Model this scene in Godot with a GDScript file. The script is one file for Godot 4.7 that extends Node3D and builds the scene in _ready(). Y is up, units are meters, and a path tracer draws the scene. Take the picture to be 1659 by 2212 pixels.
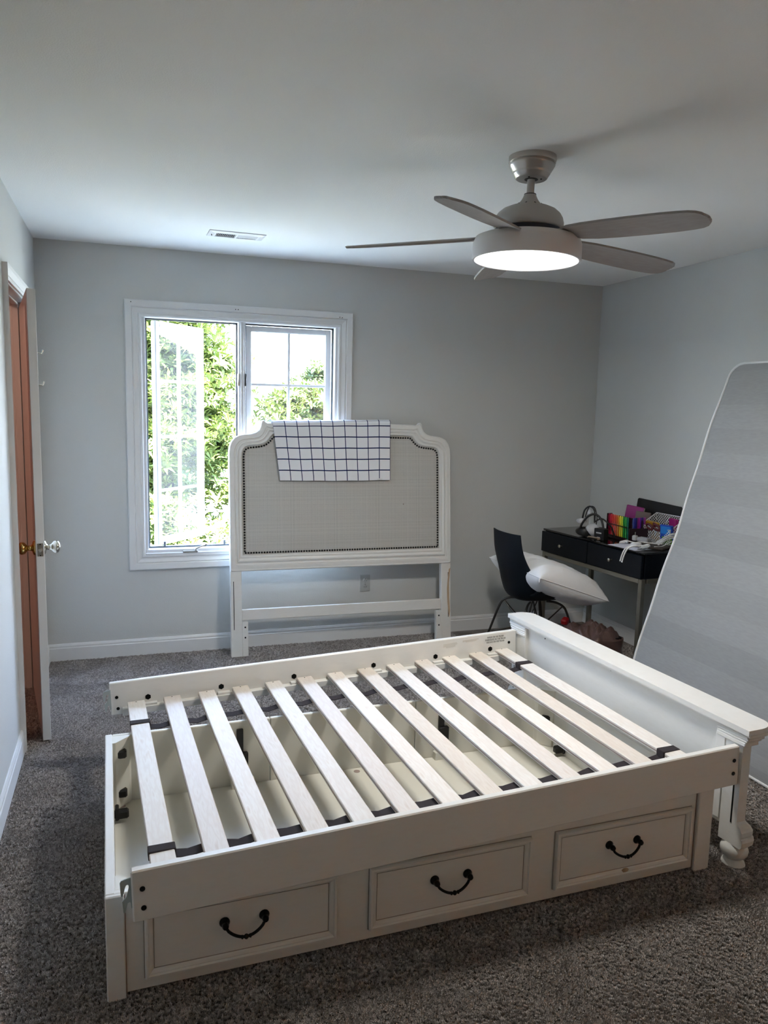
extends Node3D

# ------------------------------------------------------------------ helpers
class G:
	var st := SurfaceTool.new()
	var n := 0
	func _init() -> void:
		st.begin(Mesh.PRIMITIVE_TRIANGLES)
	func v(p: Vector3, nn: Vector3, uv := Vector2.ZERO) -> void:
		st.set_normal(nn)
		st.set_uv(uv)
		st.add_vertex(p)
		n += 1
	# flat triangle facing the side that "out" points to
	func tri(a: Vector3, b: Vector3, c: Vector3, out: Vector3) -> void:
		var nn := (b - a).cross(c - a)
		if nn.length_squared() < 1e-16:
			return
		nn = nn.normalized()
		if nn.dot(out) < 0.0:
			v(a, -nn); v(b, -nn); v(c, -nn)
		else:
			v(a, nn); v(c, nn); v(b, nn)
	func quad(a: Vector3, b: Vector3, c: Vector3, d: Vector3, out: Vector3) -> void:
		tri(a, b, c, out)
		tri(a, c, d, out)
	# chamfered box
	func box(c: Vector3, s: Vector3, bev := 0.0, bs := Basis()) -> void:
		var h := s * 0.5
		var b := minf(bev, minf(h.x, minf(h.y, h.z)) * 0.9)
		var P := func(sx: int, sy: int, sz: int, k: int) -> Vector3:
			var p := Vector3(sx * (h.x - (0.0 if k == 0 else b)), sy * (h.y - (0.0 if k == 1 else b)), sz * (h.z - (0.0 if k == 2 else b)))
			return c + bs * p
		for k in 3:
			var i := (k + 1) % 3
			var j := (k + 2) % 3
			for s1 in [-1, 1]:
				var q := []
				for w in [[-1, -1], [1, -1], [1, 1], [-1, 1]]:
					var sg := [0, 0, 0]
					sg[k] = s1; sg[i] = w[0]; sg[j] = w[1]
					q.append(P.call(sg[0], sg[1], sg[2], k))
				var o := Vector3.ZERO
				o[k] = s1
				quad(q[0], q[1], q[2], q[3], bs * o)
		if b <= 0.0:
			return
		for k in 3:
			var i := (k + 1) % 3
			var j := (k + 2) % 3
			for si in [-1, 1]:
				for sj in [-1, 1]:
					var q := []
					for e in [[-1, i], [1, i], [1, j], [-1, j]]:
						var sg := [0, 0, 0]
						sg[k] = e[0]; sg[i] = si; sg[j] = sj
						q.append(P.call(sg[0], sg[1], sg[2], e[1]))
					var o := Vector3.ZERO
					o[i] = si; o[j] = sj
					quad(q[0], q[1], q[2], q[3], bs * o)
		for sx in [-1, 1]:
			for sy in [-1, 1]:
				for sz in [-1, 1]:
					tri(P.call(sx, sy, sz, 0), P.call(sx, sy, sz, 1), P.call(sx, sy, sz, 2), bs * Vector3(sx, sy, sz))
	# board between two points along its top outer edge; "inw" is the way its thickness goes
	func plank(a: Vector3, b: Vector3, height: float, thick: float, inw: Vector3, bev := 0.003) -> void:
		var x := (b - a).normalized()
		var z := (inw - x * inw.dot(x)).normalized()
		var y := z.cross(x)
		if y.y < 0.0:
			y = -y
		var bs := Basis(x, y, x.cross(y))
		box((a + b) * 0.5 - y * height * 0.5 + z * thick * 0.5, Vector3(a.distance_to(b), height, thick), bev, bs)
	# smooth grid of points (rows of equal length)
	func grid(p: Array, wrap_u := false, wrap_v := false, out: Variant = Vector3.ZERO, centre: Variant = null, uvs := Vector2.ONE) -> void:
		var R := p.size()
		var C: int = p[0].size()
		var nn := []
		for i in R:
			var row := PackedVector3Array()
			row.resize(C)
			nn.append(row)
		var RR := R if wrap_v else R - 1
		var CC := C if wrap_u else C - 1
		for i in RR:
			for j in CC:
				var i2 := (i + 1) % R
				var j2 := (j + 1) % C
				var f: Vector3 = (p[i2][j2] - p[i][j]).cross(p[i][j2] - p[i2][j])
				for q in [[i, j], [i2, j], [i, j2], [i2, j2]]:
					nn[q[0]][q[1]] += f
		var vote := 0.0
		for i in R:
			for j in C:
				var d: Vector3 = p[i][j] - centre if centre != null else (out[i][j] if out is Array else out)
				vote += nn[i][j].dot(d)
		var sg := 1.0 if vote >= 0.0 else -1.0
		for i in R:
			for j in C:
				nn[i][j] = (nn[i][j] * sg).normalized()
		for i in RR:
			for j in CC:
				var i2 := (i + 1) % R
				var j2 := (j + 1) % C
				var A := [p[i][j], nn[i][j], Vector2(float(j) / (C - 1), float(i) / (R - 1)) * uvs]
				var B := [p[i2][j], nn[i2][j], Vector2(float(j) / (C - 1), float(i + 1) / (R - 1)) * uvs]
				var D := [p[i2][j2], nn[i2][j2], Vector2(float(j + 1) / (C - 1), float(i + 1) / (R - 1)) * uvs]
				var E := [p[i][j2], nn[i][j2], Vector2(float(j + 1) / (C - 1), float(i) / (R - 1)) * uvs]
				var o := [A, D, B, A, E, D] if sg > 0.0 else [A, B, D, A, D, E]
				for w in o:
					v(w[0], w[1], w[2])
	# sheet of thickness t built from one grid of points
	func sheet(p: Array, t: float, out: Vector3, uvs := Vector2.ONE) -> void:
		var R := p.size()
		var C: int = p[0].size()
		var f := []
		var b := []
		var nf := []
		var nb := []
		var sgn := 1.0
		for i in R:
			var rf := []
			var rb := []
			var mm := []
			var mb := []
			for j in C:
				var du: Vector3 = p[i][mini(j + 1, C - 1)] - p[i][maxi(j - 1, 0)]
				var dv: Vector3 = p[mini(i + 1, R - 1)][j] - p[maxi(i - 1, 0)][j]
				var m := du.cross(dv).normalized()
				if m.dot(out) < 0.0 and i == 0 and j == 0:
					sgn = -1.0
				m *= sgn
				mm.append(m)
				mb.append(-m)
				rf.append(p[i][j] + m * t * 0.5)
				rb.append(p[i][j] - m * t * 0.5)
			f.append(rf)
			b.append(rb)
			nf.append(mm)
			nb.append(mb)
		grid(f, false, false, nf, null, uvs)
		grid(b, false, false, nb, null, uvs)
		for i in R - 1:
			for j in [0, C - 1]:
				quad(f[i][j], f[i + 1][j], b[i + 1][j], b[i][j], p[i][j] - p[i][1 if j == 0 else C - 2])
		for j in C - 1:
			for i in [0, R - 1]:
				quad(f[i][j], f[i][j + 1], b[i][j + 1], b[i][j], p[i][j] - p[1 if i == 0 else R - 2][j])
	# lathe: profile of (radius, height) about the y axis of xf; sharp where crease > 0
	func lathe(pr: Array, seg := 24, xf := Transform3D(), sx := 1.0, sz := 1.0) -> void:
		for k in pr.size() - 1:
			var a: Vector2 = pr[k]
			var b: Vector2 = pr[k + 1]
			var d := b - a
			var nf := Vector2(d.y, -d.x).normalized()
			var na := nf
			var nb := nf
			if k > 0:
				var e: Vector2 = a - pr[k - 1]
				var m := Vector2(e.y, -e.x).normalized()
				if m.dot(nf) > 0.6:
					na = (m + nf).normalized()
			if k < pr.size() - 2:
				var e: Vector2 = pr[k + 2] - b
				var m := Vector2(e.y, -e.x).normalized()
				if m.dot(nf) > 0.6:
					nb = (m + nf).normalized()
			for i in seg:
				var t0 := TAU * i / seg
				var t1 := TAU * (i + 1) / seg
				var c0 := Vector3(cos(t0) * sx, 0, sin(t0) * sz)
				var c1 := Vector3(cos(t1) * sx, 0, sin(t1) * sz)
				var q := []
				for w in [[a, na, c0], [b, nb, c0], [b, nb, c1], [a, na, c1]]:
					q.append([xf * (w[2] * w[0].x + Vector3(0, w[0].y, 0)), (xf.basis * (w[2] * w[1].x + Vector3(0, w[1].y, 0))).normalized()])
				for o in [[0, 1, 2], [0, 2, 3]]:
					var f: Vector3 = (q[o[1]][0] - q[o[0]][0]).cross(q[o[2]][0] - q[o[0]][0])
					if f.length_squared() < 1e-18:
						continue
					var rev: bool = f.dot(q[o[0]][1] + q[o[1]][1] + q[o[2]][1]) > 0.0
					var order: Array = [o[0], o[2], o[1]] if rev else o
					for w in order:
						v(q[w][0], q[w][1])
	func tube(pts: Array, r: float, seg := 8, r2 := -1.0, closed := false) -> void:
		var N := pts.size()
		var up := Vector3.UP
		var rows := []
		var t_prev := Vector3.ZERO
		var side := Vector3.ZERO
		for i in N:
			var a: Vector3 = pts[(i - 1 + N) % N] if (closed or i > 0) else pts[i]
			var b: Vector3 = pts[(i + 1) % N] if (closed or i < N - 1) else pts[i]
			var t := (b - a).normalized()
			if i == 0:
				side = t.cross(up if absf(t.y) < 0.9 else Vector3.RIGHT).normalized()
			else:
				side = (side - t * side.dot(t)).normalized()
			var o := t.cross(side)
			var rad := r if r2 < 0.0 else lerpf(r, r2, float(i) / (N - 1))
			var row := []
			for k in seg:
				var w := TAU * k / seg
				row.append(pts[i] + (side * cos(w) + o * sin(w)) * rad)
			rows.append(row)
		# orientation: compare with axis
		for i in (N if closed else N - 1):
			var i2 := (i + 1) % N
			for k in seg:
				var k2 := (k + 1) % seg
				var q := [[rows[i][k], pts[i]], [rows[i2][k], pts[i2]], [rows[i2][k2], pts[i2]], [rows[i][k2], pts[i]]]
				for o in [[0, 1, 2], [0, 2, 3]]:
					var f: Vector3 = (q[o[1]][0] - q[o[0]][0]).cross(q[o[2]][0] - q[o[0]][0])
					var n0: Vector3 = q[o[0]][0] - q[o[0]][1]
					var order: Array = [o[0], o[2], o[1]] if f.dot(n0) > 0.0 else o
					for w in order:
						v(q[w][0], (q[w][0] - q[w][1]).normalized())
		if not closed:
			for e in [0, N - 1]:
				var d: Vector3 = pts[0] - pts[1] if e == 0 else pts[N - 1] - pts[N - 2]
				for k in seg:
					tri(pts[e], rows[e][k], rows[e][(k + 1) % seg], d)
	# polygon in the x-y plane of xf, given depth along its z (centred)
	func extrude(poly: PackedVector2Array, depth: float, xf := Transform3D()) -> void:
		var idx := Geometry2D.triangulate_polygon(poly)
		var h := depth * 0.5
		for s in [-1.0, 1.0]:
			for k in range(0, idx.size(), 3):
				var q := []
				for w in 3:
					var p := poly[idx[k + w]]
					q.append(xf * Vector3(p.x, p.y, s * h))
				tri(q[0], q[1], q[2], xf.basis * Vector3(0, 0, s))
		var area := 0.0
		for k in poly.size():
			var a := poly[k]
			var b := poly[(k + 1) % poly.size()]
			area += a.x * b.y - b.x * a.y
		for k in poly.size():
			var a := poly[k]
			var b := poly[(k + 1) % poly.size()]
			var o := Vector3(b.y - a.y, a.x - b.x, 0) * signf(area)
			quad(xf * Vector3(a.x, a.y, -h), xf * Vector3(b.x, b.y, -h), xf * Vector3(b.x, b.y, h), xf * Vector3(a.x, a.y, h), xf.basis * o)
	# moulding swept along a path that lies in a plane with normal up; profile (sideways, along up)
	func sweep(path: Array, closed: bool, prof: Array, up: Vector3, flip := 1.0) -> void:
		var N := path.size()
		var rows := []
		for i in N:
			var din := Vector3.ZERO
			var dout := Vector3.ZERO
			if closed or i > 0:
				din = (path[i] - path[(i - 1 + N) % N]).normalized()
			if closed or i < N - 1:
				dout = (path[(i + 1) % N] - path[i]).normalized()
			if din == Vector3.ZERO: din = dout
			if dout == Vector3.ZERO: dout = din
			var n1 := din.cross(up) * flip
			var n2 := dout.cross(up) * flip
			var m := (n1 + n2).normalized()
			m /= maxf(0.3, m.dot(n1))
			var row := []
			for q in prof:
				row.append(path[i] + m * q.x + up * q.y)
			rows.append(row)
		var cen := Vector2.ZERO
		for q in prof:
			cen += q
		cen /= prof.size()
		for i in (N if closed else N - 1):
			var i2 := (i + 1) % N
			var d := ((path[i2] - path[i]) as Vector3).normalized()
			var s := d.cross(up) * flip
			for k in prof.size() - 1:
				var e: Vector2 = prof[k + 1] - prof[k]
				var mid: Vector2 = (prof[k + 1] + prof[k]) * 0.5 - cen
				var pn := Vector2(-e.y, e.x)
				if pn.dot(mid) < 0.0 and absf(pn.normalized().dot(mid.normalized())) > 0.05:
					pn = -pn
				quad(rows[i][k], rows[i2][k], rows[i2][k + 1], rows[i][k + 1], s * pn.x + up * pn.y)
		if not closed:
			for e in [0, N - 1]:
				var d: Vector3 = path[0] - path[1] if e == 0 else path[N - 1] - path[N - 2]
				for k in range(1, prof.size() - 1):
					tri(rows[e][0], rows[e][k], rows[e][k + 1], d)
	func ball(c: Vector3, r: Vector3, seg := 12) -> void:
		var pr := []
		for i in seg / 2 + 1:
			var a := PI * i / (seg / 2) - PI / 2
			pr.append(Vector2(cos(a), sin(a)))
		lathe(pr, seg, Transform3D(Basis().scaled(r), c))
	func done() -> ArrayMesh:
		st.index()
		return st.commit()

func uniq(parent: Node, called: String) -> String:
	if not parent.has_node(NodePath(called)):
		return called
	var k := 1
	while parent.has_node(NodePath("%s_%03d" % [called, k])):
		k += 1
	return "%s_%03d" % [called, k]

func part(called: String, g: Variant, m: Material, parent: Node, xf := Transform3D()) -> MeshInstance3D:
	var o := MeshInstance3D.new()
	o.mesh = g.done() if g is G else g
	o.material_override = m
	o.name = uniq(parent, called)
	o.transform = xf
	o.cast_shadow = GeometryInstance3D.SHADOW_CASTING_SETTING_ON
	parent.add_child(o, true)
	return o

func tag(o: Node, label: String, category := "", group := "", kind := "") -> Node:
	if label: o.set_meta("label", label)
	if category: o.set_meta("category", category)
	if group: o.set_meta("group", group)
	if kind: o.set_meta("kind", kind)
	return o

func thing(called: String, label: String, category: String, at := Vector3.ZERO, turn := 0.0, group := "", kind := "") -> Node3D:
	var o := Node3D.new()
	o.name = uniq(self, called)
	o.position = at
	o.rotation.y = turn
	add_child(o, true)
	tag(o, label, category, group, kind)
	return o

func struct(called: String, g: Variant, m: Material, label: String, category: String) -> MeshInstance3D:
	var o := part(called, g, m, self)
	tag(o, label, category, "", "structure")
	return o

func mat(c: Color, rough := 0.6, metal := 0.0, spec := 0.5) -> StandardMaterial3D:
	var m := StandardMaterial3D.new()
	m.albedo_color = c
	m.roughness = rough
	m.metallic = metal
	m.metallic_specular = spec
	return m

func noise_tex(freq: float, seed_: int, size: int, ramp: Array, type := FastNoiseLite.TYPE_SIMPLEX, octaves := 4) -> NoiseTexture2D:
	var f := FastNoiseLite.new()
	f.noise_type = type
	f.frequency = freq
	f.seed = seed_
	f.fractal_octaves = octaves
	var t := NoiseTexture2D.new()
	t.width = size
	t.height = size
	t.seamless = true
	t.noise = f
	if ramp.size() > 0:
		var gr := Gradient.new()
		gr.offsets = PackedFloat32Array()
		var offs := PackedFloat32Array()
		var cols := PackedColorArray()
		for i in ramp.size():
			offs.append(float(i) / (ramp.size() - 1))
			cols.append(ramp[i])
		gr.offsets = offs
		gr.colors = cols
		t.color_ramp = gr
	return t

func tri_tex(m: StandardMaterial3D, t: Texture2D, scale: Vector3, world := false) -> void:
	m.albedo_texture = t
	m.uv1_triplanar = true
	m.uv1_world_triplanar = world
	m.uv1_scale = scale

func relief(m: StandardMaterial3D, t: Texture2D, cm: float) -> void:
	m.heightmap_enabled = true
	m.heightmap_texture = t
	m.heightmap_scale = cm

func spline(pts: Array, n: int) -> Array:
	var c := Curve3D.new()
	for i in pts.size():
		var a: Vector3 = pts[maxi(i - 1, 0)]
		var b: Vector3 = pts[mini(i + 1, pts.size() - 1)]
		var t := (b - a) / 6.0
		c.add_point(pts[i], -t, t)
	var out := []
	var segs := pts.size() - 1
	for k in n + 1:
		var w := float(k) / n * segs
		var i := mini(int(w), segs - 1)
		out.append(c.sample(i, w - i))
	return out

var M := {}
const W := 3.6945
const H := 2.44
const DEEP := 6.3
const SKY_E := 32.0
const SUN_E := 50.0
const EXPO := 1.46
const LAMP_E := 2.0
const HALL_E := 0.36
const FLOOR_LAMP_E := 0.40
func build_all() -> void:
	build_bed()
	build_storage()
	build_headboard()
	build_mattress()
	build_desk()
	build_chair()
	build_fan()
	build_fixtures()
	build_floor_lamp()
	build_pile()
	build_clutter()
	build_outside()

func _ready() -> void:
	make_materials()
	var cam := Camera3D.new()
	cam.name = "camera"
	cam.position = Vector3(0.4554, 1.5432, 4.8282)
	cam.rotation_order = EULER_ORDER_YXZ
	cam.rotation = Vector3(-0.1333, -0.3276, 0.0234)
	cam.fov = 67.349
	cam.near = 0.05
	cam.far = 200.0
	add_child(cam)
	cam.current = true
	var env := Environment.new()
	var sky := Sky.new()
	var sm := ProceduralSkyMaterial.new()
	sm.sky_top_color = Color(0.62, 0.74, 0.93)
	sm.sky_horizon_color = Color(0.88, 0.94, 1.0)
	sm.sky_curve = 0.25
	sm.ground_bottom_color = Color(0.5, 0.52, 0.5)
	sm.ground_horizon_color = Color(0.75, 0.8, 0.8)
	sm.sun_angle_max = 0.0
	sky.sky_material = sm
	env.background_mode = Environment.BG_SKY
	env.sky = sky
	env.background_energy_multiplier = SKY_E
	env.ambient_light_source = Environment.AMBIENT_SOURCE_DISABLED
	env.tonemap_mode = Environment.TONE_MAPPER_LINEAR
	env.tonemap_exposure = EXPO
	env.sdfgi_enabled = true
	env.ssao_enabled = true
	env.ssil_enabled = true
	var we := WorldEnvironment.new()
	we.name = "environment"
	we.environment = env
	add_child(we)
	var sun := DirectionalLight3D.new()
	sun.name = "sun"
	sun.light_energy = SUN_E
	sun.light_color = Color(1.0, 0.96, 0.88)
	sun.light_angular_distance = 0.6
	sun.shadow_enabled = true
	sun.look_at_from_position(Vector3(2.5, 7.0, 6.0), Vector3(0.5, 0, 0))
	add_child(sun)
	build_room()
	build_all()

# ------------------------------------------------------------------ materials
func make_materials() -> void:
	M.wall = mat(Color(0.772, 0.775, 0.763), 0.75, 0.0, 0.35)
	relief(M.wall, noise_tex(0.05, 3, 512, []), 0.03)
	M.wall.uv1_triplanar = true
	M.wall.uv1_world_triplanar = true
	M.wall.uv1_scale = Vector3.ONE * 4.0
	M.ceiling = mat(Color(0.955, 0.955, 0.945), 0.9, 0.0, 0.2)
	relief(M.ceiling, noise_tex(0.06, 8, 512, []), 0.05)
	M.ceiling.uv1_triplanar = true
	M.ceiling.uv1_world_triplanar = true
	M.ceiling.uv1_scale = Vector3.ONE * 4.0
	M.salmon = mat(Color(0.78, 0.60, 0.54), 0.8)
	M.trim = mat(Color(0.86, 0.86, 0.855), 0.42)
	M.vinyl = mat(Color(0.86, 0.865, 0.87), 0.4)
	M.plate = mat(Color(0.66, 0.665, 0.65), 0.45)
	M.door = mat(Color(0.80, 0.80, 0.79), 0.45)
	M.gasket = mat(Color(0.33, 0.34, 0.35), 0.6)
	M.cream = mat(Color(0.87, 0.865, 0.845), 0.38)
	tri_tex(M.cream, noise_tex(0.012, 21, 512, [Color(0.985, 0.983, 0.978), Color(1, 1, 1), Color(0.99, 0.988, 0.985)]), Vector3(1.3, 5.0, 1.3))
	M.cream_in = mat(Color(0.84, 0.83, 0.785), 0.45)
	M.glaze = mat(Color(0.72, 0.70, 0.66), 0.5)
	M.bare = mat(Color(0.70, 0.60, 0.49), 0.8)
	M.sticker = mat(Color(0.80, 0.785, 0.75), 0.7)
	M.tan_glaze = mat(Color(0.60, 0.57, 0.53), 0.5)
	M.black = mat(Color(0.03, 0.03, 0.035), 0.45)
	M.iron = mat(Color(0.035, 0.033, 0.033), 0.35, 0.6)
	M.zinc = mat(Color(0.66, 0.70, 0.69), 0.45, 0.05)
	M.chrome = mat(Color(0.85, 0.84, 0.80), 0.12, 1.0)
	M.brass = mat(Color(0.80, 0.68, 0.42), 0.15, 1.0)
	M.nickel = mat(Color(0.66, 0.64, 0.60), 0.3, 1.0)
	M.steel = mat(Color(0.56, 0.54, 0.49), 0.38, 0.85)
	M.tube = mat(Color(0.30, 0.29, 0.28), 0.3, 0.9)
	M.pane = mat(Color(1, 1, 1, 0.02), 0.0)
	M.pane.transparency = BaseMaterial3D.TRANSPARENCY_ALPHA
	M.web = mat(Color(0.185, 0.145, 0.15), 0.9)
	relief(M.web, noise_tex(0.09, 5, 256, []), 0.1)
	M.web.uv1_triplanar = true
	M.web.uv1_scale = Vector3(60, 8, 60)
	M.woods = []
	for k in 4:
		var w := mat([Color(0.86, 0.83, 0.80), Color(0.88, 0.86, 0.83), Color(0.85, 0.815, 0.77), Color(0.90, 0.875, 0.84)][k], 0.55)
		tri_tex(w, noise_tex(0.011, 40 + k, 512, [Color(0.94, 0.91, 0.89), Color(1, 1, 1), Color(0.97, 0.955, 0.945), Color(1, 1, 1), Color(0.94, 0.92, 0.90)], FastNoiseLite.TYPE_SIMPLEX, 3), Vector3(5.0, 5.0, 0.7))
		w.uv1_offset = Vector3(k * 0.31, 0.2 * k, 0.17 * k)
		M.woods.append(w)
	M.dull_brown = mat(Color(0.60, 0.53, 0.50), 0.8)
	M.yellowed = mat(Color(0.85, 0.74, 0.55), 0.6)
	M.carpet = mat(Color(1, 1, 1), 1.0, 0.0, 0.1)
	M.carpet.albedo_texture = noise_tex(0.075, 11, 1024, [Color(0.40, 0.375, 0.36), Color(0.60, 0.57, 0.55), Color(0.72, 0.69, 0.67), Color(0.86, 0.835, 0.81)], FastNoiseLite.TYPE_SIMPLEX, 2)
	M.carpet.uv1_triplanar = true
	M.carpet.uv1_world_triplanar = true
	M.carpet.uv1_scale = Vector3.ONE * 1.9
	relief(M.carpet, noise_tex(0.075, 12, 1024, [], FastNoiseLite.TYPE_SIMPLEX, 2), 0.9)
	M.carpet.detail_enabled = true
	M.carpet.detail_blend_mode = BaseMaterial3D.BLEND_MODE_MUL
	M.carpet.detail_uv_layer = BaseMaterial3D.DETAIL_UV_2
	M.carpet.uv2_triplanar = true
	M.carpet.uv2_world_triplanar = true
	M.carpet.uv2_scale = Vector3.ONE * 0.45
	M.carpet.detail_albedo = noise_tex(0.02, 77, 512, [Color(0.74, 0.73, 0.72), Color(0.88, 0.875, 0.87), Color(1, 1, 1)], FastNoiseLite.TYPE_SIMPLEX, 4)

# ------------------------------------------------------------------ the setting
func wall_with(g: G, axis: int, at: float, thick: float, u0: float, u1: float, v1: float, hole: Array) -> void:
	# wall slab across "axis" (0: x, 2: z) with a rectangular hole [u0, u1, v0, v1]
	var put := func(a0: float, a1: float, b0: float, b1: float) -> void:
		if a1 - a0 < 1e-4 or b1 - b0 < 1e-4:
			return
		var c := Vector3(at + thick * 0.5, (b0 + b1) * 0.5, (a0 + a1) * 0.5)
		var s := Vector3(absf(thick), b1 - b0, a1 - a0)
		if axis == 2:
			c = Vector3(c.z, c.y, c.x)
			s = Vector3(s.z, s.y, s.x)
		g.box(c, s)
	if hole.is_empty():
		put.call(u0, u1, 0.0, v1)
		return
	put.call(u0, hole[0], 0.0, v1)
	put.call(hole[1], u1, 0.0, v1)
	put.call(hole[0], hole[1], 0.0, hole[2])
	put.call(hole[0], hole[1], hole[3], v1)

func rect_path(x0: float, x1: float, y0: float, y1: float, z: float) -> Array:
	return [Vector3(x0, y0, z), Vector3(x1, y0, z), Vector3(x1, y1, z), Vector3(x0, y1, z)]

const DZ0 := 0.43
const DZ1 := 1.205
const DH := 2.035

func build_room() -> void:
	var g := G.new()
	g.box(Vector3(W * 0.5 - 0.7, -0.08, DEEP * 0.5), Vector3(W + 1.75, 0.16, DEEP + 0.3))
	struct("floor", g, M.carpet, "grey-brown cut pile carpet covering the bedroom floor", "floor")
	g = G.new()
	g.box(Vector3(W * 0.5 - 0.7, H + 0.1, DEEP * 0.5), Vector3(W + 1.75, 0.2, DEEP + 0.3))
	struct("ceiling", g, M.ceiling, "white painted bedroom ceiling above the fan", "ceiling")
	g = G.new()
	wall_with(g, 2, 0.0, -0.14, -0.13, W + 0.14, H, [0.566, 1.761, 0.623, 2.056])
	struct("wall_back", g, M.wall, "pale grey wall with the double window", "wall")
	g = G.new()
	wall_with(g, 0, 0.0, -0.115, 0.0, DEEP, H, [DZ0 - 0.02, DZ1 + 0.02, 0.0, DH + 0.02])
	struct("wall_left", g, M.wall, "pale grey wall with the open door", "wall")
	g = G.new()
	wall_with(g, 0, W, 0.14, 0.0, DEEP, H, [])
	struct("wall_right", g, M.wall, "pale grey wall behind the desk and mattress", "wall")
	g = G.new()
	wall_with(g, 2, DEEP, 0.14, -0.115, W + 0.14, H, [])
	struct("wall_front", g, M.wall, "pale grey wall behind the camera", "wall")
	# the hallway beyond the door
	g = G.new()
	wall_with(g, 0, -1.35, -0.1, -0.14, 3.2, H, [])
	struct("wall_hall", g, M.salmon, "salmon painted hallway wall beyond the door", "wall")
	g = G.new()
	wall_with(g, 2, 0.0, -0.14, -1.35, -0.13, H, [])
	struct("wall_hallend", g, M.salmon, "salmon painted end wall of the hallway", "wall")
	g = G.new()
	wall_with(g, 2, 3.2, 0.1, -1.45, -0.115, H, [])
	struct("wall_hallnear", g, M.salmon, "near end wall of the hallway", "wall")
	# baseboards
	var pr := [Vector2(0, 0), Vector2(0.013, 0), Vector2(0.013, 0.078), Vector2(0.010, 0.083), Vector2(0.010, 0.092), Vector2(0.005, 0.105), Vector2(0, 0.105)]
	var bb := func(called: String, a: Vector3, b: Vector3, label: String) -> void:
		var q := G.new()
		q.sweep([a, b], false, pr, Vector3.UP)
		struct(called, q, M.trim, label, "baseboard")
	bb.call("baseboard_back", Vector3(0, 0, 0), Vector3(W, 0, 0), "white baseboard below the window wall")
	bb.call("baseboard_right", Vector3(W, 0, 0), Vector3(W, 0, DEEP), "white baseboard behind the desk")
	bb.call("baseboard_left", Vector3(0, 0, DEEP), Vector3(0, 0, DZ1 + 0.066), "white baseboard on the near left wall")
	bb.call("baseboard_leftfar", Vector3(0, 0, DZ0 - 0.066), Vector3(0, 0, 0), "white baseboard between the door and the corner")
	build_door()
	build_window()

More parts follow.
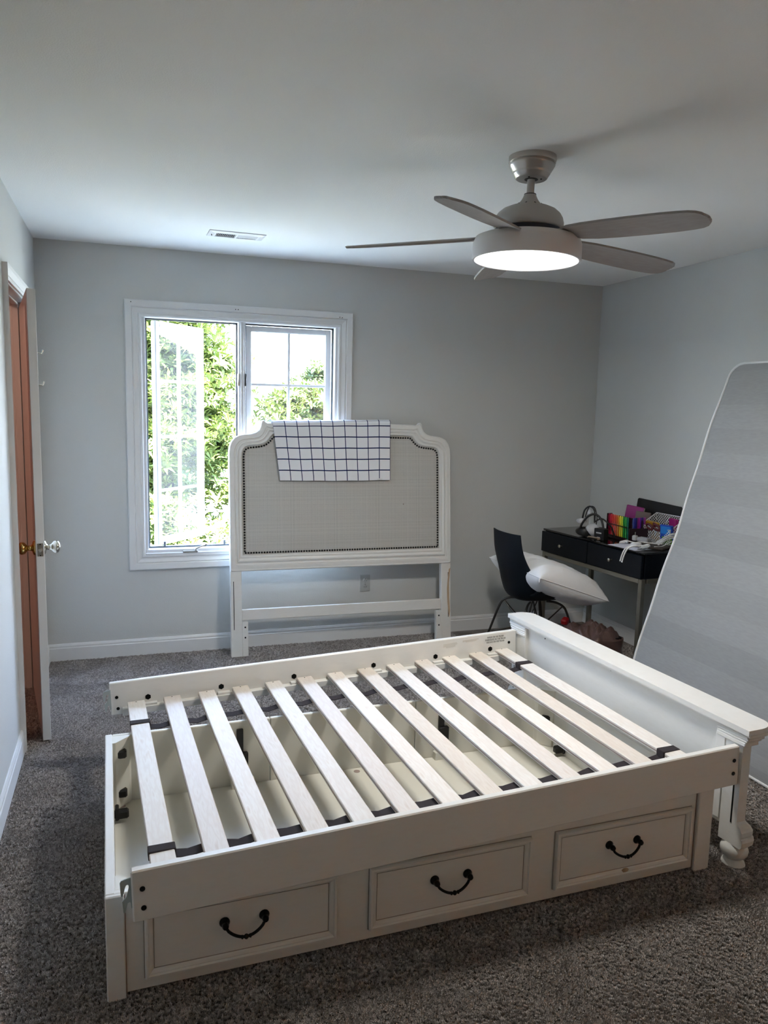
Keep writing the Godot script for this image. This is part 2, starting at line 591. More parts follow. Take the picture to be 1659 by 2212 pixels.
func build_door() -> void:
	# casing and jamb
	var t := thing("trim_1", "white moulded casing and jamb of the doorway", "door frame", Vector3(0, 0, DZ0), 0.0, "", "structure")
	var prof := [Vector2(0, 0), Vector2(0, 0.012), Vector2(0.012, 0.015), Vector2(0.02, 0.012), Vector2(0.045, 0.02), Vector2(0.06, 0.022), Vector2(0.06, 0)]
	var g := G.new()
	g.sweep([Vector3(0, 0, DZ1 - DZ0 + 0.006), Vector3(0, DH + 0.006, DZ1 - DZ0 + 0.006), Vector3(0, DH + 0.006, -0.006), Vector3(0, 0, -0.006)], false, prof, Vector3.RIGHT, -1.0)
	part("casing", g, M.trim, t)
	for q in [[DZ1 - DZ0 + 0.01, 1], [-0.01, 1]]:
		g = G.new()
		g.box(Vector3(-0.0575, DH * 0.5, q[0]), Vector3(0.118, DH, 0.02), 0.002)
		part("jamb", g, M.door, t)
	g = G.new()
	g.box(Vector3(-0.0575, DH + 0.01, (DZ1 - DZ0) * 0.5), Vector3(0.118, 0.02, DZ1 - DZ0 + 0.04), 0.002)
	part("head_jamb", g, M.door, t)
	g = G.new()
	g.box(Vector3(-0.055, DH * 0.5, 0.005), Vector3(0.03, DH, 0.01), 0.002)
	g.box(Vector3(-0.055, DH - 0.005, (DZ1 - DZ0) * 0.5), Vector3(0.03, 0.01, DZ1 - DZ0), 0.002)
	part("door_stop", g, M.door, t)
	# leaf: local z runs from the hinge to the latch, local +x is the room side
	var wd := 0.765
	var d := thing("door_1", "white bedroom door standing slightly ajar on the left wall", "door", Vector3(-0.002, 0.0, DZ0 + 0.004), deg_to_rad(8.7), "", "structure")
	g = G.new()
	g.box(Vector3(-0.017, 0.012 + 1.0, wd * 0.5), Vector3(0.035, 2.0, wd), 0.002)
	part("leaf", g, M.door, d)
	for s in [-1.0, 1.0]:
		var m: Material = M.chrome if s > 0 else M.brass
		var k := G.new()
		var xf := Transform3D(Basis(Vector3(0, s, 0), Vector3(s, 0, 0), Vector3(0, 0, -1)), Vector3(0.0005 if s > 0 else -0.0345, 0.893, wd - 0.062))
		k.lathe([Vector2(0.033, 0), Vector2(0.033, 0.004), Vector2(0.028, 0.009), Vector2(0.016, 0.012), Vector2(0.012, 0.018), Vector2(0.012, 0.03), Vector2(0.017, 0.035), Vector2(0.0255, 0.042), Vector2(0.0285, 0.052), Vector2(0.027, 0.06), Vector2(0.02, 0.066), Vector2(0, 0.068)], 28, xf)
		var kn := part("door_knob", k, m, d)
		tag(kn, "polished chrome round knob" if s > 0 else "brass toned round knob")
	g = G.new()
	g.box(Vector3(-0.017, 0.893, wd + 0.0005), Vector3(0.024, 0.058, 0.003), 0.001)
	var lp := part("latch_plate", g, M.nickel, d)
	g = G.new()
	g.lathe([Vector2(0.008, 0), Vector2(0.008, 0.006), Vector2(0, 0.008)], 16, Transform3D(Basis(Vector3(1, 0, 0), Vector3(0, 0, 1), Vector3(0, -1, 0)), Vector3(-0.017, 0.893, wd + 0.001)))
	part("latch_bolt", g, M.nickel, lp)
	for y in [0.918, 0.868]:
		g = G.new()
		g.ball(Vector3(-0.017, y, wd + 0.002), Vector3(0.003, 0.003, 0.0012), 8)
		part("screw", g, M.iron, lp)
	for y in [1.75, 1.615]:
		g = G.new()
		g.tube([Vector3(0.0, y, wd - 0.05), Vector3(0.02, y - 0.005, wd - 0.05), Vector3(0.026, y + 0.012, wd - 0.05)], 0.003, 8)
		part("hook", g, M.chrome, d)
	for y in [0.25, 1.02, 1.8]:
		g = G.new()
		g.lathe([Vector2(0, -0.045), Vector2(0.006, -0.045), Vector2(0.006, 0.045), Vector2(0, 0.045)], 12, Transform3D(Basis(), Vector3(0.004, y, -0.002)))
		part("hinge", g, M.nickel, d)

func build_window() -> void:
	var t := thing("window_1", "white double casement window with its left sash cranked open", "window", Vector3(1.16, 0.62, 0), 0.0, "", "structure")
	var o := Vector3(-1.16, -0.62, 0)
	var xf := Transform3D(Basis(), o)
	var prof := [Vector2(-0.002, 0), Vector2(-0.002, 0.010), Vector2(0.004, 0.014), Vector2(0.014, 0.014), Vector2(0.019, 0.009), Vector2(0.028, 0.010), Vector2(0.046, 0.016), Vector2(0.052, 0.012), Vector2(0.056, 0.019), Vector2(0.088, 0.021), Vector2(0.093, 0.017), Vector2(0.093, 0)]
	var g := G.new()
	g.sweep(rect_path(0.566, 1.761, 0.63, 2.048, 0.0), true, prof, Vector3(0, 0, 1))
	var cs := part("casing", g, M.trim, t, xf)
	for q in [[0.51, 2.125], [1.112, 2.118], [1.128, 2.118], [1.765, 2.11], [1.78, 2.108]]:
		g = G.new()
		g.lathe([Vector2(0.003, 0), Vector2(0.003, 0.001), Vector2(0, 0.001)], 8, Transform3D(Basis(Vector3(1, 0, 0), Vector3(0, 0, 1), Vector3(0, -1, 0)), Vector3(q[0], q[1], 0.0205)))
		part("screw_hole", g, M.iron, cs)
	# frame liners
	g = G.new()
	g.box(Vector3(0.5765, 1.35, -0.062), Vector3(0.021, 1.46, 0.13), 0.002)
	g.box(Vector3(1.7515, 1.35, -0.062), Vector3(0.019, 1.46, 0.13), 0.002)
	g.box(Vector3(1.164, 2.052, -0.062), Vector3(1.195, 0.014, 0.13), 0.002)
	part("frame", g, M.vinyl, t, xf)
	g = G.new()
	g.box(Vector3(1.1535, 1.35, -0.045), Vector3(0.044, 1.46, 0.09), 0.003)
	g.box(Vector3(1.1535, 1.35, 0.004), Vector3(0.020, 1.42, 0.012), 0.003)
	part("mullion", g, M.vinyl, t, xf)
	g = G.new()
	g.box(Vector3(1.164, 0.638, -0.062), Vector3(1.195, 0.044, 0.135), 0.004)
	g.box(Vector3(1.164, 0.633, 0.009), Vector3(1.195, 0.012, 0.012), 0.003)
	part("window_sill", g, M.vinyl, t, xf)
	for w in [[0.587, 1.1315], [1.1755, 1.742]]:
		g = G.new()
		g.box(Vector3(w[0] + 0.005, 1.352, -0.05), Vector3(0.01, 1.386, 0.014), 0.001)
		g.box(Vector3(w[1] - 0.005, 1.352, -0.05), Vector3(0.01, 1.386, 0.014), 0.001)
		g.box(Vector3((w[0] + w[1]) * 0.5, 2.04, -0.05), Vector3(w[1] - w[0], 0.01, 0.014), 0.001)
		g.box(Vector3((w[0] + w[1]) * 0.5, 0.665, -0.05), Vector3(w[1] - w[0], 0.01, 0.014), 0.001)
		part("screen_frame", g, M.gasket, t, xf)
	# sashes: the left one hangs open, the right one is shut
	var sash := func(called: String, wd: float, x: Transform3D, stile: float, ys: Array, sx: Array) -> void:
		var q := G.new()
		var y0 := 0.668
		var y1 := 2.036
		q.box(Vector3(stile * 0.5, (y0 + y1) * 0.5, 0), Vector3(stile, y1 - y0, 0.036), 0.004)
		q.box(Vector3(wd - stile * 0.5, (y0 + y1) * 0.5, 0), Vector3(stile, y1 - y0, 0.036), 0.004)
		q.box(Vector3(wd * 0.5, y1 - stile * 0.5, 0), Vector3(wd - stile * 1.98, stile, 0.036), 0.004)
		q.box(Vector3(wd * 0.5, y0 + stile * 0.6, 0), Vector3(wd - stile * 1.98, stile * 1.2, 0.036), 0.004)
		var sp := part(called, q, M.vinyl, t, x)
		var yy := [y0 + stile * 1.2] + ys + [y1 - stile]
		var xx := [stile] + sx + [wd - stile]
		for a in sx:
			q = G.new()
			q.box(Vector3(a, (yy[0] + yy[-1]) * 0.5, 0), Vector3(0.017, yy[-1] - yy[0], 0.02), 0.003)
			part("muntin", q, M.vinyl, sp)
		for b in ys:
			q = G.new()
			q.box(Vector3(wd * 0.5, b, 0), Vector3(wd - 2 * stile, 0.017, 0.018), 0.003)
			part("muntin", q, M.vinyl, sp)
		for i in xx.size() - 1:
			for j in yy.size() - 1:
				q = G.new()
				q.box(Vector3((xx[i] + xx[i + 1]) * 0.5, (yy[j] + yy[j + 1]) * 0.5, 0), Vector3(xx[i + 1] - xx[i] - 0.001, yy[j + 1] - yy[j] - 0.001, 0.004))
				part("pane", q, M.pane, sp)
	var dirx := Vector3(0.667, 0, -0.745).normalized()
	sash.call("open_sash", 0.475, Transform3D(Basis(dirx, Vector3.UP, dirx.cross(Vector3.UP)), Vector3(0.635, 0, -0.085) + o), 0.037, [1.008, 1.34, 1.682], [0.2375])
	sash.call("shut_sash", 0.546, Transform3D(Basis(), Vector3(1.186, 0, -0.085) + o), 0.036, [1.008, 1.34, 1.677], [0.274])
	# crank, locks, brackets
	g = G.new()
	g.box(Vector3(0.832, 0.642, 0.013), Vector3(0.092, 0.013, 0.02), 0.004)
	g.tube([Vector3(0.862, 0.648, 0.015), Vector3(0.866, 0.66, 0.02), Vector3(0.90, 0.674, 0.022), Vector3(0.925, 0.68, 0.024)], 0.0055, 8, 0.004)
	g.ball(Vector3(0.926, 0.683, 0.024), Vector3(0.008, 0.008, 0.008), 10)
	tag(part("crank_handle", g, M.nickel, t, xf), "metal folding crank on the sill")
	for q in [[1.132, M.nickel], [1.175, M.gasket]]:
		g = G.new()
		g.box(Vector3(q[0], 1.70, -0.006), Vector3(0.012, 0.075, 0.02), 0.003)
		g.tube([Vector3(q[0], 1.685, 0.002), Vector3(q[0], 1.705, 0.012), Vector3(q[0] + 0.002, 1.735, 0.014)], 0.004, 8)
		part("sash_lock", g, q[1], t, xf)
	for x in [0.683, 1.047]:
		g = G.new()
		g.box(Vector3(x, 0.683, -0.045), Vector3(0.014, 0.03, 0.016), 0.002)
		part("screen_clip", g, M.gasket, t, xf)


# ------------------------------------------------------------------ bed
const FL := Vector3(0.449, 0.387, 2.955)
const FR := Vector3(2.404, 0.445, 2.885)
const BL := Vector3(0.376, 0.393, 1.56)
const BR := Vector3(2.290, 0.466, 1.495)
func slat_y(x: float, z: float) -> float:
	return 0.320 + 0.034 * x - 0.013 * z

func build_bed() -> void:
	var t := thing("bed_frame", "white painted bed frame with wooden slats, open at the head end", "bed", Vector3(1.4, 0, 2.2))
	var xf := Transform3D(Basis(), -t.position)
	# side rails
	var dF := (FR - FL).normalized()
	var dB := (BR - BL).normalized()
	var inF := Vector3(0, 0, -1)
	var inB := Vector3(0, 0, 1)
	for s in 2:
		var a := FL if s == 0 else BL
		var b := FR if s == 0 else BR
		var iw := inF if s == 0 else inB
		var d := (b - a).normalized()
		var z := (iw - d * iw.dot(d)).normalized()
		var y := z.cross(d)
		if y.y < 0: y = -y
		var g := G.new()
		g.plank(a, b, 0.139, 0.025, iw, 0.0035)
		var rail := part("side_rail", g, M.cream, t, xf)
		# cleat that carries the slats
		g = G.new()
		var cd := 0.016 if s == 0 else 0.030
		var c0 := a + d * 0.045 + z * 0.025 - y * 0.108
		var c1 := b - d * 0.02 + z * 0.025 - y * 0.108
		g.plank(c0, c1, 0.028, cd, iw, 0.002)
		part("cleat", g, M.cream, rail)
		# bolt caps, outside on the near rail and inside on the far one
		var face := -0.0006 if s == 0 else 0.0256
		var along := [[0.026, 0.05], [0.027, 0.102], [1.934, 0.048], [1.933, 0.094]] if s == 0 else [[0.026, 0.063], [0.029, 0.112], [1.875, 0.058]]
		for q in along:
			g = G.new()
			var nb := -z if s == 0 else z
			g.lathe([Vector2(0, -0.002), Vector2(0.0068, -0.002), Vector2(0.0068, 0.0012), Vector2(0, 0.0015)], 14, Transform3D(Basis(d, nb, d.cross(nb)), a + d * q[0] - y * q[1] + z * face))
			part("bolt_hole", g, M.iron, rail)
		# metal hook plate at the head end
		g = G.new()
		var hp := PackedVector2Array()
		for q in [[500, 325], [400, 340], [350, 355], [330, 385], [335, 590], [365, 598], [395, 480], [412, 438], [430, 428], [445, 435], [450, 470], [415, 610], [350, 675], [360, 855], [385, 855], [425, 715], [450, 705], [466, 715], [470, 805], [505, 812]]:
			hp.append(Vector2((q[0] - 483) * 0.000175, -(q[1] - 170) * 0.000175))
		g.extrude(hp, 0.003, Transform3D(Basis(d, y, d.cross(y)), a + z * 0.024))
		tag(part("hook_plate", g, M.zinc, rail), "bare metal hook plate")
	# hex bolts along the far rail
	var zb := (inB - dB * inB.dot(dB)).normalized()
	var yb := zb.cross(dB)
	if yb.y < 0: yb = -yb
	for x in [0.526, 0.831, 1.154, 1.533, 1.849, 2.144]:
		var g := G.new()
		var p: Vector3 = BL + dB * ((x - BL.x) / dB.x)
		g.lathe([Vector2(0, -0.002), Vector2(0.0125, -0.002), Vector2(0.0125, 0.0008), Vector2(0, 0.0008)], 6, Transform3D(Basis(yb, zb, yb.cross(zb)), p - yb * 0.079 + zb * 0.0255))
		part("hex_hole", g, M.iron, t, xf)
		g = G.new()
		g.plank(p + dB * -0.018 - yb * 0.099 + zb * 0.0252, p + dB * 0.035 - yb * 0.099 + zb * 0.0252, 0.009, 0.022, inB, 0.001)
		part("cleat_block", g, M.cream, t, xf)
	# slats
	for i in 13:
		var xb := 0.481 + 0.1442 * i
		var xq := 0.541 + 0.1455 * i
		var z0 := lerpf(1.602, 1.512, i / 12.0)
		var z1 := lerpf(2.926, 2.858, i / 12.0)
		var a := Vector3(xb, slat_y(xb, z0), z0)
		var b := Vector3(xq, slat_y(xq, z1), z1)
		var zz := (b - a).normalized()
		var xx := (Vector3.RIGHT + Vector3.UP * 0.034)
		xx = (xx - zz * xx.dot(zz)).normalized()
		var bs := Basis(xx, zz.cross(xx), zz)
		var g := G.new()
		var ln := a.distance_to(b)
		g.box(Vector3(0, -0.010, 0), Vector3(0.069, 0.020, ln), 0.0025)
		var sl := part("slat", g, M.woods[(i * 7 + 1) % 4], t, Transform3D(bs, (a + b) * 0.5 + xf.origin))
		for w in [-1, 1]:  # thin darker line along each long edge of the slat
			g = G.new()
			g.box(Vector3(w * 0.0345, -0.0105, 0), Vector3(0.0012, 0.0035, ln * 0.998))
			part("edge_line", g, M.dull_brown, sl)
		g = G.new()
		g.ball(Vector3(0.0, 0.0, -ln * 0.5 + 0.012), Vector3(0.003, 0.001, 0.003), 8)
		part("staple", g, M.iron, sl)
	# webbing straps
	for s in 2:
		var za := 1.826 if s == 0 else 2.722
		var zc := 1.735 if s == 0 else 2.690
		var row0 := []
		var row1 := []
		for i in 13:
			for w in ([-0.034, 0.034, 0.072] if i < 12 else [-0.034, 0.034]):
				var f: float = (i + w / 0.1448) / 12.0
				var z := lerpf(za, zc, f)
				var tt := (z - 1.55) / 1.35
				var x: float = lerpf(0.481 + 0.1442 * i, 0.541 + 0.1455 * i, tt) + w
				var sag := 0.006 + 0.003 * sin(i * 2.3) if w > 0.05 else 0.0
				var y := slat_y(x, z) - 0.0225 - sag
				row0.append(Vector3(x, y, z - 0.019))
				row1.append(Vector3(x, y - 0.002, z + 0.019))
		var g := G.new()
		g.sheet([row0, row1], 0.0026, Vector3.UP)
		var strap := part("webbing_strap", g, M.web, t, xf)
		for i in [0, 12]:
			var f: float = i / 12.0
			var z := lerpf(za, zc, f)
			var x := lerpf(0.481 + 0.1442 * i, 0.541 + 0.1455 * i, (z - 1.55) / 1.35)
			g = G.new()
			g.box(Vector3(x, slat_y(x, z) - 0.010, z), Vector3(0.0755, 0.0265, 0.037), 0.002, Basis(Vector3.UP, 0.045))
			part("strap_loop", g, M.web, strap)
	# printed lines and a torn sticker on the far rail
	var lab := Transform3D(Basis(dB, yb, dB.cross(yb)), BL + zb * 0.0253)
	var ink := mat(Color(0.16, 0.15, 0.14), 0.8)
	var lines := ["MADE IN VIETNAM", "FABRIQUE AU VIETNAM", "HECHO EN VIETNAM"]
	for k in 3:
		var tm := TextMesh.new()
		tm.text = lines[k]
		var sf := SystemFont.new()
		sf.font_names = PackedStringArray(["Droid Sans"])
		tm.font = sf
		tm.font_size = 12
		tm.pixel_size = 0.0009
		tm.depth = 0.0004
		tm.horizontal_alignment = HORIZONTAL_ALIGNMENT_CENTER
		part("printed_line", tm, ink, t, Transform3D(Basis(), xf.origin) * lab * Transform3D(Basis(), Vector3(1.80, -0.020 - 0.0125 * k, 0.0002)))
	for q in [[1.555, -0.033, 0.075, 0.024], [1.665, -0.022, 0.09, 0.014]]:
		var g := G.new()
		var poly := PackedVector2Array()
		for c in [[-0.5, 0.4], [0.42, 0.5], [0.5, 0.1], [0.3, -0.1], [0.36, -0.35], [-0.3, -0.5], [-0.36, -0.2], [-0.5, -0.3]]:
			poly.append(Vector2(q[0] + c[0] * q[2], q[1] + c[1] * q[3]))
		g.extrude(poly, 0.0006, lab)
		part("torn_sticker", g, M.sticker, t, xf)
	# ------------- footboard
	var fo := Vector3(2.297, 0, 1.485)
	var fz := Vector3(0.113, 0, 1.40).normalized()
	var fx := Vector3(fz.z, 0, -fz.x)
	var F := Transform3D(Basis(fx, Vector3.UP, fz), fo + xf.origin)
	var L := 1.405
	var fb := G.new()
	fb.box(Vector3(0.020, 0.335, L * 0.5), Vector3(0.016, 0.33, L - 0.06), 0.002)
	fb.box(Vector3(0.022, 0.155, L * 0.5), Vector3(0.026, 0.05, L - 0.08), 0.003)
	var foot := part("footboard", fb, M.cream, t, F)
	for e in 2:
		var zc := 0.03 if e == 0 else L - 0.03
		var s := -1.0 if e == 0 else 1.0
		var g := G.new()
		# straight part and swelling: outlines with a flat inner face
		var prof := [[0.084, 0.020], [0.092, 0.027], [0.108, 0.029], [0.118, 0.027], [0.121, 0.021], [0.127, 0.024], [0.142, 0.024], [0.153, 0.018], [0.164, 0.007], [0.172, 0.001], [0.19, 0.0], [0.492, 0.0]]
		var rows := []
		for q in prof:
			var ex: float = q[1]
			var row := []
			var x1 := 0.042 + ex
			var hz := 0.036
			var rr := 0.006 + ex * 0.6
			row.append(Vector3(0.0, q[0], zc - s * hz))
			row.append(Vector3(0.0, q[0], zc + s * (hz + ex)))
			for k in 5:
				var a := PI * 0.5 * k / 4.0
				row.append(Vector3(x1 - rr + sin(a) * rr, q[0], zc + s * (hz + ex - rr + cos(a) * rr)))
			row.append(Vector3(x1, q[0], zc - s * (hz - 0.004)))
			row.append(Vector3(x1 - 0.004, q[0], zc - s * hz))
			rows.append(row)
		for i in rows.size() - 1:
			for j in rows[0].size():
				var j2 := (j + 1) % rows[0].size() as int
				var mid: Vector3 = (rows[i][j] + rows[i][j2]) * 0.5
				g.quad(rows[i][j], rows[i][j2], rows[i + 1][j2], rows[i + 1][j], mid - Vector3(0.018, mid.y, zc))
		for j in range(1, rows[0].size() - 1):
			g.tri(rows[0][0], rows[0][j], rows[0][j + 1], Vector3.DOWN)
			g.tri(rows[-1][0], rows[-1][j], rows[-1][j + 1], Vector3.UP)
		var post := part("post", g, M.cream, foot)
		g = G.new()
		g.lathe([Vector2(0, 0), Vector2(0.037, 0), Vector2(0.041, 0.006), Vector2(0.038, 0.014), Vector2(0.030, 0.022), Vector2(0.029, 0.028), Vector2(0.039, 0.035), Vector2(0.047, 0.048), Vector2(0.048, 0.060), Vector2(0.044, 0.072), Vector2(0.036, 0.080), Vector2(0.034, 0.086)], 28, Transform3D(Basis(), Vector3(0.030, 0.0, zc + s * 0.010)), 0.92, 1.0)
		part("turned_foot", g, M.cream, post)
		g = G.new()
		g.box(Vector3(-0.0004, 0.236, zc + s * 0.012), Vector3(0.0012, 0.15, 0.0055))
		part("hook_slot", g, M.iron, post)
		g = G.new()
		for ly in [[0.482, 0.496, 0.030, 0.020], [0.470, 0.482, 0.024, 0.014], [0.462, 0.470, 0.018, 0.010], [0.446, 0.462, 0.012, 0.005]]:
			var zz0 := zc - s * 0.075
			var zz1: float = zc + s * (0.036 + ly[2])
			g.box(Vector3((0.046 + ly[2] - 0.006) * 0.5, (ly[0] + ly[1]) * 0.5, (zz0 + zz1) * 0.5), Vector3(0.046 + ly[2] + 0.006, ly[1] - ly[0], absf(zz1 - zz0)), 0.003)
		part("crown_block", g, M.cream, post)
		g = G.new()
		g.box(Vector3(0.006, 0.32, zc - s * 0.058), Vector3(0.018, 0.34, 0.04), 0.002)
		part("batten", g, M.cream, foot)
	var cap := G.new()
	for ly in [[0.508, 0.020, 0.0, 0.05], [0.492, 0.012, 0.010, 0.045]]:
		var poly := PackedVector2Array()
		var x0: float = -0.012 + ly[2] * 0.6
		var x1: float = 0.116 - ly[2]
		var z0: float = -0.042 + ly[2]
		var z1: float = L + 0.034 - ly[2]
		poly.append(Vector2(x0, z0))
		for k in 9:
			var a := PI * 0.5 * k / 8.0
			poly.append(Vector2(x1 - 0.07 + sin(a) * 0.07, z0 + 0.055 - cos(a) * 0.055))
		for k in 9:
			var a := PI * 0.5 * k / 8.0
			poly.append(Vector2(x1 - 0.07 + cos(a) * 0.07, z1 - 0.055 + sin(a) * 0.055))
		poly.append(Vector2(x0, z1))
		cap.extrude(poly, ly[1], Transform3D(Basis(Vector3(1, 0, 0), Vector3(0, -0.0136, 1), Vector3(0, -1, 0)), Vector3(0, ly[0] + 0.013, 0)))
	part("cap_rail", cap, M.cream, foot)
	for z in [0.25, 0.72, 1.2]:
		var g := G.new()
		g.ball(Vector3(0.012, 0.482, z), Vector3(0.003, 0.004, 0.003), 8)
		part("screw", g, M.iron, foot)

func moulded_frame(x0: float, x1: float, y0: float, y1: float, z: float) -> G:
	var g := G.new()
	g.sweep(rect_path(x0, x1, y0, y1, z), true, [Vector2(0, 0), Vector2(0, 0.010), Vector2(-0.003, 0.015), Vector2(-0.008, 0.015), Vector2(-0.011, 0.010), Vector2(-0.013, 0.010), Vector2(-0.019, 0.007), Vector2(-0.022, 0.004), Vector2(-0.023, 0.0)], Vector3(0, 0, 1))
	return g

func build_storage() -> void:
	var t := thing("storage_box", "white open-topped underbed storage box with three panelled drawer fronts", "storage box", Vector3(0.385, 0, 2.903), 0.0195)
	var Lx := 1.946
	var D := 1.03
	var Ht := 0.296
	var g := G.new()
	g.box(Vector3(Lx * 0.5, 0.153, -0.021), Vector3(Lx - 0.04, 0.284, 0.018), 0.002)
	part("front_panel", g, M.cream, t)
	g = G.new()
	g.box(Vector3(0.013, 0.15, -D * 0.5 - 0.006), Vector3(0.026, 0.292, D - 0.012), 0.003)
	part("end_panel", g, M.cream, t)
	g = G.new()
	g.box(Vector3(Lx - 0.013, 0.15, -D * 0.5 - 0.006), Vector3(0.026, 0.292, D - 0.012), 0.003)
	part("end_panel", g, M.cream, t)
	# back in three boards with open seams
	for q in [[0.026, 0.627], [0.629, 1.262], [1.264, Lx - 0.026]]:
		g = G.new()
		g.box(Vector3((q[0] + q[1]) * 0.5, 0.155, -D + 0.009), Vector3(q[1] - q[0], 0.28, 0.018), 0.003)
		part("back_board", g, M.cream_in, t)
	g = G.new()
	g.box(Vector3(Lx * 0.5, 0.022, -D * 0.5), Vector3(Lx - 0.052, 0.016, D - 0.04), 0.001)
	part("floor_board", g, M.cream_in, t)
	for q in [[0.0, 0.047], [Lx - 0.062, Lx]]:
		g = G.new()
		g.box(Vector3((q[0] + q[1]) * 0.5, Ht * 0.5, -0.006), Vector3(q[1] - q[0], Ht, 0.014), 0.003)
		part("pilaster", g, M.cream, t)
	for x in [0.0485, Lx - 0.0635]:  # brown strips standing in for the shade in the gaps beside the pilasters
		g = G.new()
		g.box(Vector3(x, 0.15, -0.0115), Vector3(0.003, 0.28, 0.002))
		part("gap_shade", g, M.dull_brown, t)
	# triangular corner blocks
	for q in [[0.026, -0.03, 1, -1], [Lx - 0.026, -0.03, -1, -1], [0.026, -D + 0.018, 1, 1], [Lx - 0.026, -D + 0.018, -1, 1]]:
		g = G.new()
		var c: float = 0.065
		var p := PackedVector2Array([Vector2(0, 0), Vector2(q[2] * c, 0), Vector2(q[2] * c * 0.9, q[3] * c * 0.25), Vector2(q[2] * c * 0.15, q[3] * c), Vector2(0, q[3] * c)])
		g.extrude(p, 0.262, Transform3D(Basis(Vector3(1, 0, 0), Vector3(0, 0, 1), Vector3(0, -1, 0)), Vector3(q[0], 0.163, q[1])))
		part("corner_block", g, M.cream_in, t)
	# drawer fronts
	var k := 0
	for q in [[0.095, 0.617, 0.356], [0.715, 1.244, 0.974], [1.332, 1.862, 1.591]]:
		g = G.new()
		g.box(Vector3((q[0] + q[1]) * 0.5, 0.14, -0.0115), Vector3(q[1] - q[0] - 0.02, 0.18, 0.004), 0.001)
		var dr := part("drawer_front", g, M.cream, t)
		part("moulding", moulded_frame(q[0], q[1], 0.044, 0.237, -0.012), M.cream, dr)
		g = G.new()
		g.sweep(rect_path(q[0], q[1], 0.044, 0.237, -0.0118), true, [Vector2(-0.0005, 0), Vector2(-0.0005, 0.0008), Vector2(0.0022, 0.0008), Vector2(0.0022, 0)], Vector3(0, 0, 1))
		g.sweep(rect_path(q[0], q[1], 0.044, 0.237, -0.0095), true, [Vector2(-0.0242, 0), Vector2(-0.0242, 0.0008), Vector2(-0.0226, 0.0018), Vector2(-0.0226, 0)], Vector3(0, 0, 1))
		tag(part("glaze_line", g, M.tan_glaze, dr), "greyish antiquing glaze in the joints")
		var hd := G.new()
		for s in [-1, 1]:
			hd.lathe([Vector2(0.014, 0), Vector2(0.0145, 0.003), Vector2(0.011, 0.007), Vector2(0.008, 0.010), Vector2(0.008, 0.016), Vector2(0.0095, 0.02), Vector2(0.0075, 0.026), Vector2(0, 0.028)], 16, Transform3D(Basis(Vector3(1, 0, 0), Vector3(0, 0, 1), Vector3(0, -1, 0)), Vector3(q[2] + s * 0.054, 0.158, -0.0095)))
		var pts := []
		for i in 17:
			var w := -1.0 + i / 8.0
			pts.append(Vector3(q[2] + w * 0.054 * (1.0 - 0.08 * (1.0 - w * w)), 0.156 - 0.032 * pow(1.0 - w * w, 0.62), 0.010 + 0.010 * (1.0 - w * w)))
		hd.tube(pts, 0.0042, 8)
		hd.ball(Vector3(q[2], 0.124, 0.020), Vector3(0.007, 0.0075, 0.007), 10)
		for s in [-1, 1]:
			hd.ball(Vector3(q[2] + s * 0.011, 0.1245, 0.020), Vector3(0.004, 0.006, 0.006), 8)
		tag(part("handle", hd, M.iron, dr), "black iron bail handle")
		k += 1
	g = G.new()
	g.ball(Vector3(1.603, 0.0565, -0.0045), Vector3(0.016, 0.011, 0.0035), 12)
	part("bare_chip", g, M.bare, t)
	# fittings inside
	for q in [[0.038, 0.24, -D + 0.06], [0.038, 0.085, -D + 0.06], [0.04, 0.06, -0.86], [Lx - 0.038, 0.06, -0.86], [Lx - 0.038, 0.16, -D + 0.06]]:
		g = G.new()
		var s := 1.0 if q[0] < 1.0 else -1.0
		g.box(Vector3(q[0] + s * 0.012, q[1], q[2]), Vector3(0.05, 0.032, 0.03), 0.006)
		g.box(Vector3(q[0] - s * 0.004, q[1] + 0.006, q[2]), Vector3(0.014, 0.05, 0.036), 0.004)
		part("plastic_clip", g, M.black, t)
	for x in [0.505, 1.385]:
		g = G.new()
		g.box(Vector3(x, 0.190, -D + 0.022), Vector3(0.026, 0.15, 0.012), 0.002)
		g.box(Vector3(x + 0.008, 0.130, -D + 0.030), Vector3(0.046, 0.08, 0.02), 0.003)
		g.box(Vector3(x + 0.016, 0.090, -D + 0.045), Vector3(0.03, 0.04, 0.04), 0.003)
		part("slide_bracket", g, M.black, t)
		g = G.new()
		g.box(Vector3(x + 0.008, 0.046, -D + 0.040), Vector3(0.092, 0.036, 0.03), 0.002)
		part("support_block", g, M.cream_in, t)
	for q in [[0.055, -0.97], [0.99, -0.98]]:
		g = G.new()
		g.lathe([Vector2(0, 0), Vector2(0.013, 0), Vector2(0.013, 0.0012), Vector2(0, 0.0014)], 16, Transform3D(Basis(), Vector3(q[0], 0.0297, q[1])))
		part("plug_hole", g, M.dull_brown, t)

# ------------------------------------------------------------------ headboard
const HW := 1.455
func hb_loop(half: Array) -> Array:
	var out := []
	for q in half:
		out.append(q)
	for i in half.size() - 1:
		var q: Vector2 = half[half.size() - 2 - i]
		out.append(Vector2(HW - q.x, q.y))
	return out

